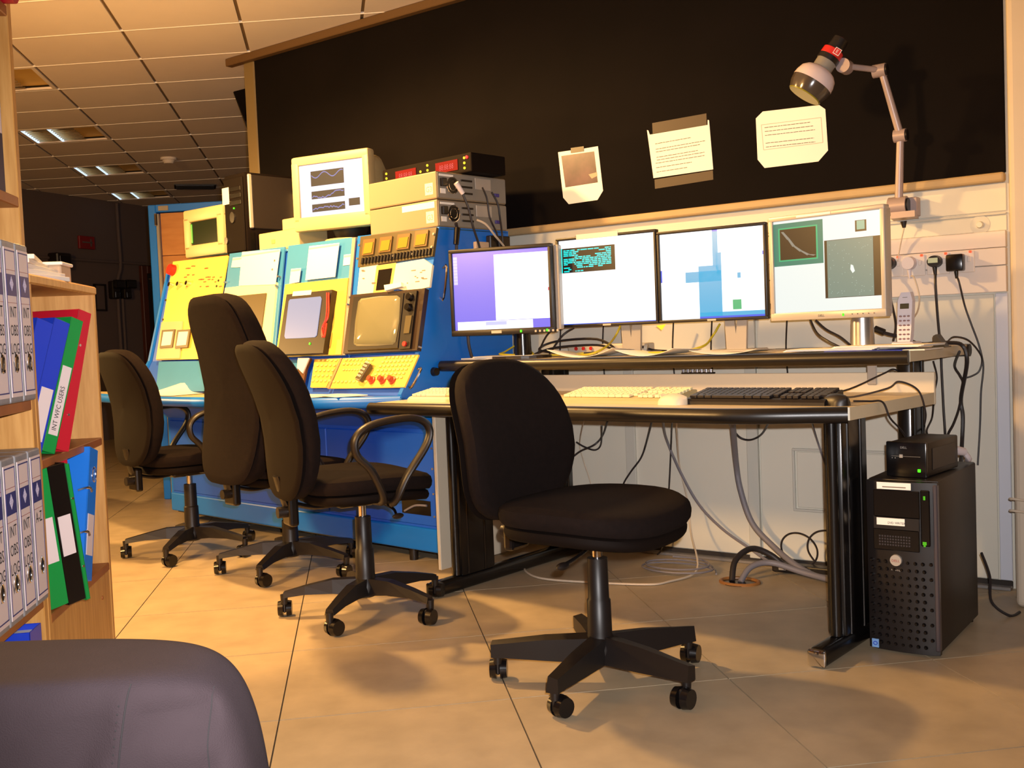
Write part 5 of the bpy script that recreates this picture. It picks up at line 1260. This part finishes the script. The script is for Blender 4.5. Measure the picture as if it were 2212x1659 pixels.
MB().cyl(J2-Vector((.03, 0, 0)), J2+Vector((.016, 0, 0)), .024, .024, 18).build('elbow_joint', m_arm, t, True); MB().cyl(J2+Vector((.016, 0, 0)), J2+Vector((.022, 0, 0)), .02, .02, 18).build('joint_cap', m_plas, t, True)
MB().cyl(J2, J3, .011, .011, 12).build('head_arm', m_arm, t, True)
MB().cyl(J3+Vector((-.005, -.025, 0)), J3+Vector((-.005, .025, 0)), .026, .026, 18).build('head_joint', m_arm, t, True)
H1_ = lp(1818, 84, 3.80); H0_ = lp(1738, 205, 3.74); ax = (H0_-H1_); LH = ax.length
def seg_(a, b, prof, name, mat, n=28):
    p, q = H1_+ax*a, H1_+ax*b; MB().cyl(p, q, .01, .01, n, prof=prof).build(name, mat, t, True)
k_ = .00168
seg_(0, .2, [(0, 10*k_), (.06, 17*k_), (1, 18*k_)], 'end_cap', m_plas)
seg_(0, .02, [(0, 12*k_), (1, 16.5*k_)], 'red_end_ring', m_red)
seg_(.2, .32, [(0, 21*k_), (.1, 23*k_), (.9, 23.5*k_), (1, 22*k_)], 'red_band', m_red)
seg_(.32, .40, [(0, 24*k_), (1, 24*k_)], 'collar', m_plas)
seg_(.40, .56, [(0, 22*k_), (.9, 22*k_), (1, 20*k_)], 'ribbed_neck', m_grey)
seg_(.54, .80, [(0, 24*k_), (.12, 33*k_), (.35, 41*k_), (.7, 45*k_), (1, 46*k_)], 'shade', m_shade, 36)
seg_(.80, 1.0, [(0, 46*k_), (.5, 44*k_), (1, 38*k_)], 'smoked_rim', m_tint, 36)
seg_(.99, 1.015, [(0, 38.5*k_), (1, 36*k_)], 'yellow_rim', M('yellow green rim', (120, 116, 20), .3), 36)
pc = H1_+ax*.24; v = (CAM-pc).normalized(); n_ = (v-ax.normalized()*v.dot(ax.normalized())).normalized(); lx = n_.cross(-ax.normalized())
lfz = Fr(pc+n_*.0392-lx*.012, -lx if False else (-ax.normalized()).cross(n_), -ax.normalized(), n_)
MB().box(lfz, (-.012, .012), (-.012, .012), (-.002, .0015)).build('band_logo', m_paper, t)
MB().box(lfz, (-.010, .010), (-.010, .010), (.0015, .002)).build('band_logo_field', m_red, t)
text('E', lfz, -.005, -.006, .017, m_paper, t, h=.0025)
cable('thin pale cable dropping from the clamp lamp to the dado sockets', [lp(1953, 492, 4.03), lp(1945, 530, 4.045), lp(1938, 570, 4.05)], .0028, m_cabw)
# ================================================================== NOTES ON THE BOARD
bf_ = Fr((0, YW_-.0142, 0), (1, 0, 0), (0, 0, 1), (0, -1, 0))
def onb(pts): return [bf_.on(*p) for p in pts]
def textlines(t, p00, p10, p01, n, widths, mat, fr=bf_, h=.0028, th=.0024):
    """printed lines too small to read: thin dashes like the blurred type"""
    a, b, c = Vector(p00), Vector(p10), Vector(p01); rnd = random.Random(len(widths)); mb = MB()
    for k in range(n):
        if widths[k] <= 0: continue
        st = a.lerp(c, k/max(1, n-1)); d = (b-a); L = widths[k]; u = 0
        while u < L:
            w_ = min(rnd.uniform(.03, .09), L-u); p, q = st+d*u, st+d*(u+w_); mb.prism(fr, [(p.x, p.y-th/2), (q.x, q.y-th/2), (q.x, q.y+th/2), (p.x, p.y+th/2)], h, h+.0006); u += w_+.012
    o = mb.build('print', mat, t); o['kind'] = 'stuff'; return o
q = onb([(1206, 329), (1233, 325), (1234, 331), (1262, 327), (1262, 321), (1292, 316), (1303, 412), (1291, 432), (1229, 441), (1217, 427)])
t = thing('print', 'instant photo print on the board, leftmost of the three pinned papers', 'photo', bf_.w(*q[0])); MB().prism(bf_, q, 0, .002).build('card', m_paper, t)
ph_ = M('dark purple photo', (92, 62, 72), .3, rgb2=(48, 30, 44), scale=9)
MB().prism(bf_, onb([(1213, 337), (1284, 327), (1292, 394), (1222, 405)]), .002, .0026).build('picture', ph_, t)
MB().prism(bf_, onb([(1272, 377), (1290, 372), (1291, 380), (1279, 386)]), .0026, .003).build('bright_patch', M('photo tan', (170, 130, 110), .4), t)
MB().prism(bf_, onb([(1234, 320), (1262, 316), (1262, 327), (1234, 331)]), .0018, .004).build('clip', M('dark clip', (50, 34, 20), .4), t)
q = onb([(1398, 281), (1401, 282), (1404, 291), (1529, 270), (1529, 259), (1532, 260), (1541, 366), (1412, 385)])
t = thing('card', 'white typed card pinned in the middle of the board', 'card', bf_.w(*q[0])); MB().prism(bf_, q, 0, .002).build('sheet', m_paper, t)
a = onb([(1416, 311), (1528, 291), (1420, 352)])
textlines(t, a[0], a[1], a[2], 8, [.7, .0, .95, .85, .0, .8, .92, .0], m_ink)
a = onb([(1417, 353), (1528, 335), (1419, 372)]); textlines(t, a[0], a[1], a[2], 3, [.95, .7, .6], m_ink)
MB().prism(bf_, onb([(1409, 266), (1526, 245), (1527, 270), (1410, 289)]), 0, .0008).build('brown_tape', M('faint brown tape', (46, 26, 14), .5), t)
MB().prism(bf_, onb([(1414, 388), (1540, 368), (1541, 388), (1415, 408)]), 0, .0008).build('brown_tape', M('faint brown tape', (46, 26, 14), .5), t)
q = onb([(1633, 256), (1648, 241), (1770, 227), (1783, 236), (1789, 325), (1768, 349), (1652, 363), (1637, 345)])
t = thing('notice', 'white notice with cut corners pinned under the lamp head', 'notice', bf_.w(*q[0])); MB().prism(bf_, q, 0, .002).build('sheet', m_paper, t)
a = onb([(1652, 276), (1768, 262), (1655, 318)]); textlines(t, a[0], a[1], a[2], 6, [.85, .9, .93, 0, .9, .92], m_ink)
mb = MB(); R4 = onb([(1645, 270), (1774, 254), (1778, 308), (1650, 324)])
for i in range(4):
    p, r_ = Vector(R4[i]), Vector(R4[(i+1) % 4]); n2 = Vector((-(r_-p).y, (r_-p).x)).normalized()*.0012; mb.prism(bf_, [tuple(p-n2), tuple(r_-n2), tuple(r_+n2), tuple(p+n2)], .002, .0026)
c = mb.build('border_line', M('light print', (190, 178, 168), .8), t); c['kind'] = 'stuff'
# ================================================================== SOCKETS AND PLUGS
sf_ = Fr((0, YW_-.036, 0), (1, 0, 0), (0, 0, 1), (0, -1, 0))
for k, (px, py, nm) in enumerate(((1926, 578, 'wall socket nearest the silver monitor with a dark plug'), (1972, 576, 'wall socket with the white plug'), (2024, 572, 'wall socket with the round black plug'), (2077, 568, 'wall socket with the square black adapter'))):
    a = sf_.on(px, py)
    t = thing('wall_socket', nm, 'socket', sf_.w(a[0]+.01, a[1]), 0, 'switched wall sockets on the trunking')
    MB().box(sf_, (a[0]-.034, a[0]+.046), (a[1]-.036, a[1]+.042), (0, .008), .003, 2).build('face_plate', m_trunk, t)
    MB().box(sf_, (a[0]+.022, a[0]+.034), (a[1]+.002, a[1]+.022), (.008, .012), .002).build('switch', m_trunk, t)
    b = sf_.on(px+20 if k else 1941, py-24 if k else 556)
    MB().box(sf_, (b[0]-.005, b[0]+.005), (b[1]-.004, b[1]+.005), (.008, .0105), .001).build('neon_light', led_r, t)
def wq(px, py, Y): return lp(px, py, Y)
def plug(label, px, py, w_, h_, mat, lab, pts, r, cm, kind='round'):
    a = sf_.on(px, py, .008); c = sf_.w(a[0], a[1], .008)
    t = thing('mains_plug', label, 'plug', tuple(c))
    if kind == 'round':
        P_ = [(a[0]+w_/2*math.cos(q*math.pi/10), a[1]+h_/2*math.sin(q*math.pi/10)*(1 if q <= 10 else .85)) for q in range(20)]; MB().prism(sf_, P_, .0085, .04, .9).build('body', mat, t, True)
    else: MB().box(sf_, (a[0]-w_/2, a[0]+w_/2), (a[1]-h_/2, a[1]+h_/2), (.0085, .05), .006, 2).build('body', mat, t, True)
    if lab: MB().box(sf_, (a[0]-w_*.36, a[0]+w_*.3), (a[1]-.004, a[1]+.014), (.04, .042)).build('label', lab, t)
    MB().cyl(sf_.w(a[0], a[1]-h_/2+.006, .022), sf_.w(a[0]+.002, a[1]-h_/2-.026, .022), .0085, .005, 10).build('strain_relief', mat, t, True)
    MB().tube([sf_.w(a[0]+.002, a[1]-h_/2-.02, .022)]+pts, r, 8).build('cord', cm, t, True)
    return t
m_glab = M('green white label', (180, 196, 170), .5)
plug('dark plug with a pale label beside the silver monitor edge', 1922, 570, .052, .052, m_plas, m_glab, [wq(1916, 610, 4.02), wq(1925, 650, 4.02), wq(1935, 700, 3.98), wq(1930, 735, 3.9)], .0045, m_cab, 'round')
plug('white plug in the second socket from the monitor', 1966, 570, .05, .056, m_ph, None, [wq(1975, 600, 4.03), wq(1986, 640, 4.03), wq(1983, 670, 4.0), wq(1972, 690, 3.9), wq(1965, 715, 3.75)], .003, m_cabw, 'round')
plug('round topped black plug with a green white label', 2021, 566, .052, .05, m_plas, m_glab, [wq(2021, 620, 4.02), wq(2026, 690, 4.04), wq(2032, 755, 4.06), wq(2034, 800, 4.06), wq(2038, 880, 4.06), wq(2042, 945, 4.04), wq(2044, 1010, 3.9)], .0048, m_cab, 'round')
plug('square black power adapter, rightmost on the trunking', 2067, 568, .06, .062, m_plasg, None, [wq(2072, 610, 4.02), wq(2084, 660, 4.05), wq(2098, 700, 4.06), wq(2113, 740, 4.07), wq(2122, 775, 4.07), wq(2124, 800, 4.07), wq(2119, 850, 4.07), wq(2117, 920, 4.07), wq(2112, 1005, 4.06)], .0035, m_cab, 'box')
t = thing('wall_fixing', 'small round white fixing on the wall panel above the sockets', 'fixing', wf.w(*wf.on(2118, 486), .006)); a = wf.on(2118, 486)
MB().cyl(wf.w(a[0], a[1], .006), wf.w(a[0], a[1], .02), .014, .01, 14).build('knob', m_wall, t, True)
MB().cyl(wf.w(a[0], a[1], .0055), wf.w(a[0], a[1], .0075), .034, .034, 20).build('back_plate', m_wallg, t, True)
# ================================================================== CABLES
def dq(px, py, y): 
    a = vert(D, y).on(px, py); return D.w(a[0], y, a[1])
SZ1 = SZ+.008
def sh(px, y, dz=0): a = vert(D, y).on(px, 740); return D.w(a[0], y, SZ1+dz)
# vertical leads behind the shelf (between shelf and wall)
BK = 'thin dark leads hanging behind the monitor shelf'
for k, (px, lb) in enumerate(((1212, 'thin dark lead hanging below the left edge of the cyan text monitor'), (1304, 'thin dark lead hanging right behind the cyan text monitor stand'), (1455, 'thin dark lead hanging between the two middle monitors'), (1538, 'thin dark lead hanging left of the blue desktop monitor stand'), (1700, 'thin dark lead hanging left of the silver monitor stand'))):
    cable(lb, [wq(px, 690, 4.02), wq(px-2, 760, 4.04), wq(px+3, 830, 4.05), wq(px+2, 888, 4.04)], .0035, m_cab, grp=None)
cable('yellow network cable looping around the leftmost monitor stand', [sh(1070, .52), sh(1100, .50, .004), sh(1150, .52, .004), sh(1135, .60, .035), sh(1120, .66, .05), sh(1090, .60, .02), sh(1085, .54, .01), sh(1190, .60, .0), sh(1260, .66, .004)], .004, m_caby)
cable('yellow network cable rising to the cyan text monitor', [sh(1230, .60), sh(1275, .58, .002), sh(1310, .66, .03), dq(1330, 725, .80), dq(1342, 700, .80)], .0045, m_caby)
cable('yellow network cable swinging up to the blue desktop monitor', [sh(1400, .62), sh(1470, .66, .002), sh(1520, .72, .02), dq(1540, 725, .80), dq(1555, 700, .80)], .0045, m_caby)
cable('brown coiled lead beside the leftmost monitor stand', [sh(1150, .72), sh(1200, .70, .03), sh(1290, .74, .035), sh(1330, .78, .01), sh(1290, .84, .06), sh(1200, .82, .055), sh(1165, .78, .02), sh(1230, .76, .0), sh(1290, .80, .002)], .005, m_cab)
cable('dark lead crossing upward under the cyan text monitor', [sh(1160, .66, .0), dq(1185, 720, .76), dq(1225, 700, .80)], .0045, m_cab)
cable('second dark lead crossing upward left of the cyan text monitor', [sh(1185, .70, .0), dq(1215, 725, .78), dq(1240, 708, .80)], .0045, m_cab)
t = thing('cable_bundle', 'tied bundle of dark leads beside the cyan text monitor stand', 'cable', tuple(sh(1360, .80)))
for k in range(6): MB().tube([sh(1358, .78+.008*k, .03-.004*k), sh(1385, .79+.008*k, .022), sh(1410, .80+.01*k, .006), sh(1440, .80+.012*k, .0)], .0042, 6).build('cord', m_cab, t, True)
MB().cyl(sh(1392, .785, .014), sh(1399, .79, .012), .022, .022, 12).build('cable_tie', m_beige, t, True)
cable('dark lead looping down left of the silver monitor stand', [dq(1750, 690, .80), dq(1765, 720, .78), dq(1790, 738, .74), sh(1815, .74)], .0048, m_cab)
cable('second dark lead running behind the silver monitor stand', [dq(1762, 692, .80), dq(1785, 712, .80), dq(1815, 728, .80), sh(1840, .82)], .0048, m_cab)
o = cable('black video lead with ferrite lump right of the silver monitor stand', [dq(1862, 698, .80), dq(1885, 710, .80), dq(1920, 722, .80), dq(1950, 728, .82), sh(1985, .84, .004), sh(2020, .86, .004), sh(2048, .90, .004), D.w(.040, .94, SZ-.0), D.w(.052, .95, SZ-.06), wq(2076, 860, 4.03), wq(2080, 900, 4.03), wq(2078, 960, 4.0), wq(2076, 1000, 3.85)], .007, m_cab)
MB().cyl(dq(1890, 710, .80), dq(1910, 718, .80), .012, .012, 12).build('ferrite_lump', m_plas, o, True)
cable('dark lead hanging from the shelf end beside the thick black one', [D.w(.048, .88, SZ-.02), wq(2062, 790, 4.02), wq(2074, 812, 4.03), wq(2080, 830, 4.04), wq(2072, 880, 4.03), wq(2060, 915, 4.0), wq(2046, 945, 3.95), wq(2043, 1000, 3.8)], .005, m_cab)
cable('thin dark lead arching over the right end of the shelf', [sh(2045, .9, .004), D.w(.0, .98, SZ+.03), D.w(.045, 1.0, SZ+.015), wq(2120, 770, 4.05), wq(2116, 800, 4.06), wq(2100, 812, 4.05), wq(2082, 817, 4.04)], .0032, m_cab)
cable('dark lead curving from the shelf to the small computer', [wq(2016, 780, 3.98), wq(2024, 815, 4.0), wq(2018, 850, 4.0), wq(2014, 900, 3.9), wq(2003, 938, 3.7), S_.w(.09, .28, .06)], .0035, m_cab)
# leads on the desk to keyboard and mouse
cable('keyboard lead curving over the desk end from the black keyboard', [D.w(-.26, .52, DZ+.005), D.w(-.2, .40, DZ+.006), D.w(-.12, .35, DZ+.006), D.w(-.03, .40, DZ+.03), D.w(.0, .42, DZ+.05), D.w(.045, .46, DZ+.02), D.w(.06, .48, DZ-.05), D.w(.05, .50, .66)], .0032, m_cab)
cable('mouse lead running off the right end of the desk', [D.w(-.03, .12, DZ+.01), D.w(.0, .17, DZ+.006), D.w(.02, .22, DZ-.0), D.w(.03, .25, DZ-.05), D.w(.035, .32, .66), D.w(.03, .38, .63)], .0032, m_cab)
cable('thin lead crossing up from the black keyboard to the shelf', [D.w(-.23, .19, DZ+.03), D.w(-.18, .40, DZ+.02), D.w(-.12, .6, DZ+.065), D.w(-.10, .655, DZ+.078), D.w(-.08, .72, DZ+.05)], .003, m_cab)
# under the desk against the wall
YN = 4.03
cable('grey double conduit sweeping down from the desk to the floor', [dq(1582, 905, .66), wq(1590, 1000, 3.98), wq(1600, 1060, 4.0), wq(1625, 1130, 4.0), wq(1670, 1180, 3.98), wq(1715, 1218, 3.93), wq(1760, 1243, 3.9), wq(1800, 1250, 3.88)], .012, m_cabg, seg=10)
cable('lighter grey flexible conduit lying from the floor hole to the desk leg', [Vector((-1.70, 3.74, .0)), Vector((-1.68, 3.80, .05)), Vector((-1.62, 3.86, .06)), Vector((-1.50, 3.88, .03)), Vector((-1.40, 3.86, .02)), Vector((-1.3, 3.82, .02))], .012, m_cabg, seg=10)
cable('thick dark hose arching out of the floor hole', [Vector((-1.735, 3.74, .0)), Vector((-1.745, 3.80, .07)), Vector((-1.72, 3.90, .10)), Vector((-1.66, 3.95, .07)), Vector((-1.6, 3.96, .02))], .012, m_cab, seg=10)
cable('long grey lead slanting down the wall to the floor', [dq(1432, 910, .66), wq(1440, 950, YN), wq(1470, 1020, YN), wq(1510, 1090, YN), wq(1560, 1142, YN), wq(1620, 1185, YN), wq(1660, 1212, 4.0), wq(1700, 1225, 3.95)], .006, m_cabg)
cable('thin dark lead dropping straight behind the front chair seat', [dq(1452, 905, .66), wq(1450, 950, YN), wq(1446, 1040, YN), wq(1440, 1120, YN), wq(1432, 1180, YN), wq(1420, 1198, 4.0)], .004, m_cab)
cable('long pale cable curving over the floor under the front chair', [dq(1461, 905, .66), wq(1467, 1000, YN), wq(1485, 1080, 4.0), wq(1493, 1150, 3.95), Vector((-1.905, 3.78, .02)), Vector((-1.94, 3.60, .006)), Vector((-2.0, 3.52, .006)), Vector((-2.22, 3.45, .006)), Vector((-2.42, 3.42, .006)), Vector((-2.56, 3.50, .006)), Vector((-2.62, 3.6, .006))], .0042, m_cabw)
cable('dark lead hooking down at the left of the wall panel', [dq(1408, 910, .66), wq(1395, 960, YN), wq(1384, 990, YN), wq(1362, 1020, YN), wq(1345, 1050, YN), wq(1335, 1100, YN)], .0045, m_cab)
cable('black loop of lead hanging below the desk, right of the grey conduit', [dq(1570, 905, .66), wq(1585, 930, 4.0), wq(1600, 946, YN), wq(1622, 950, YN), wq(1645, 938, 4.0), dq(1662, 910, .66)], .0045, m_cab)
cable('black lead curving behind the front chair backrest', [dq(1312, 910, .66), wq(1302, 940, YN), wq(1285, 960, YN), wq(1255, 974, YN), wq(1240, 985, YN)], .0045, m_cab)
cable('second black lead crossing behind the front chair backrest', [dq(1300, 920, .66), wq(1298, 960, YN), wq(1285, 972, YN), wq(1262, 965, YN), wq(1245, 955, YN)], .004, m_cab)
cable('thin grey lead slanting to the right desk leg', [dq(1752, 905, .66), wq(1765, 950, 4.0), wq(1785, 1010, 4.0), wq(1800, 1060, 3.95)], .004, m_cabg)
cable('thin pale cord hanging behind the front chair', [dq(1262, 905, .66), wq(1252, 960, 4.05), wq(1262, 1000, 4.05), wq(1276, 1045, 4.05), wq(1280, 1100, 4.05)], .003, m_cabw)
for k, (cx_, cy_, rr, lb) in enumerate(((-1.56, 4.0, .075, 'black coil of cable leaning on the wall, left loop'), (-1.44, 4.0, .085, 'black coil of cable leaning on the wall, right loop'))):
    cable(lb, [Vector((cx_+rr*math.cos(a), cy_-.02*math.sin(a), .02+rr*.95+rr*.95*math.sin(a))) for a in [R(-100+36*q) for q in range(10)]], .004, m_cab)
cable('flat dark coil of cable on the floor by the wall', [Vector((-2.0+.17*math.cos(q*.7)*(1-.012*q), 3.80+.10*math.sin(q*.7), .006+.0015*q)) for q in range(22)], .004, m_cabg)
t = thing('extension_block', 'black extension block lying on the floor against the wall', 'extension', (-1.5, 3.97, 0), 0)
MB().box(W, (-1.66, -1.32), (3.955, 4.01), (0.001, .035), .006, 2).build('housing', m_plas, t)
for k in range(3): MB().box(W, (-1.63+.1*k, -1.60+.1*k), (3.952, 3.956), (.012, .026), .001).build('switch', m_silver, t)
t = thing('floor_grommet', 'tan cable hole ring in the floor under the desk', 'grommet', (-1.70, 3.74, 0), 0)
MB().tube([Vector((-1.70+.075*math.cos(q*.524), 3.735+.06*math.sin(q*.524), .002)) for q in range(12)], .008, 8, True, 2).build('ring', M('tan ring', (150, 100, 50), .5), t, True)
MB().cyl((-1.70, 3.735, .0), (-1.70, 3.735, .0015), .07, .07, 20).build('hole', m_plasg, t)
cable('black lead trailing from the back of the floor tower', [T.w(tw+.01, .5, .22), T.w(tw+.03, .52, .14), T.w(tw+.03, .54, .05), T.w(tw+.08, .56, .005), T.w(tw+.1, .62, .005)], .005, m_cab)
t = thing('cable_clips', 'two pale wall clips low on the right-hand column', 'clip', (-.72, 3.825, .35))
for z in (.33, .37): MB().tube([Vector((-.742, 3.83, z)), Vector((-.738, 3.80, z+.008)), Vector((-.70, 3.805, z+.004)), Vector((-.69, 3.828, z))], .004).build('hook', m_cabw, t, True)
# papers at the left end of the desk
papers('pale papers at the left end of the desk behind the tall chair', [(-1.80, .30, .26, .2, 10), (-1.74, .30, .24, .18, -6)], DZ, n=3)
t = thing('paper_tray', 'pale grey tray on the desk against the console end', 'tray', D.w(-1.74, .52, DZ), R(-3.5))
MB().box(D, (-1.84, -1.62), (.46, .60), (DZ+.0, DZ+.012), .002).build('tray_floor', m_beige, t); MB().box(D, (-1.84, -1.62), (.59, .6), (DZ+.012, DZ+.05), .002).build('tray_wall', m_beige, t)
# label printer strips on the console end
a = vertx(K, 0).on(1040, 527); kx_ = vertx(K, 0)
t = thing('junction_box', 'black junction box with a buff label on the console end', 'box', kx_.w(a[0], a[1]), 0)
a = kx_.on(1050, 545); b = kx_.on(1092, 512); MB().box(kx_, (a[0], b[0]), (a[1], b[1]), (0, .03), .004).build('case', m_plas, t)
a = kx_.on(1022, 540); b = kx_.on(1052, 524); MB().box(kx_, (a[0], b[0]), (a[1], b[1]), (0, .02), .003).build('buff_label', M('buff card', (196, 170, 140), .7), t)
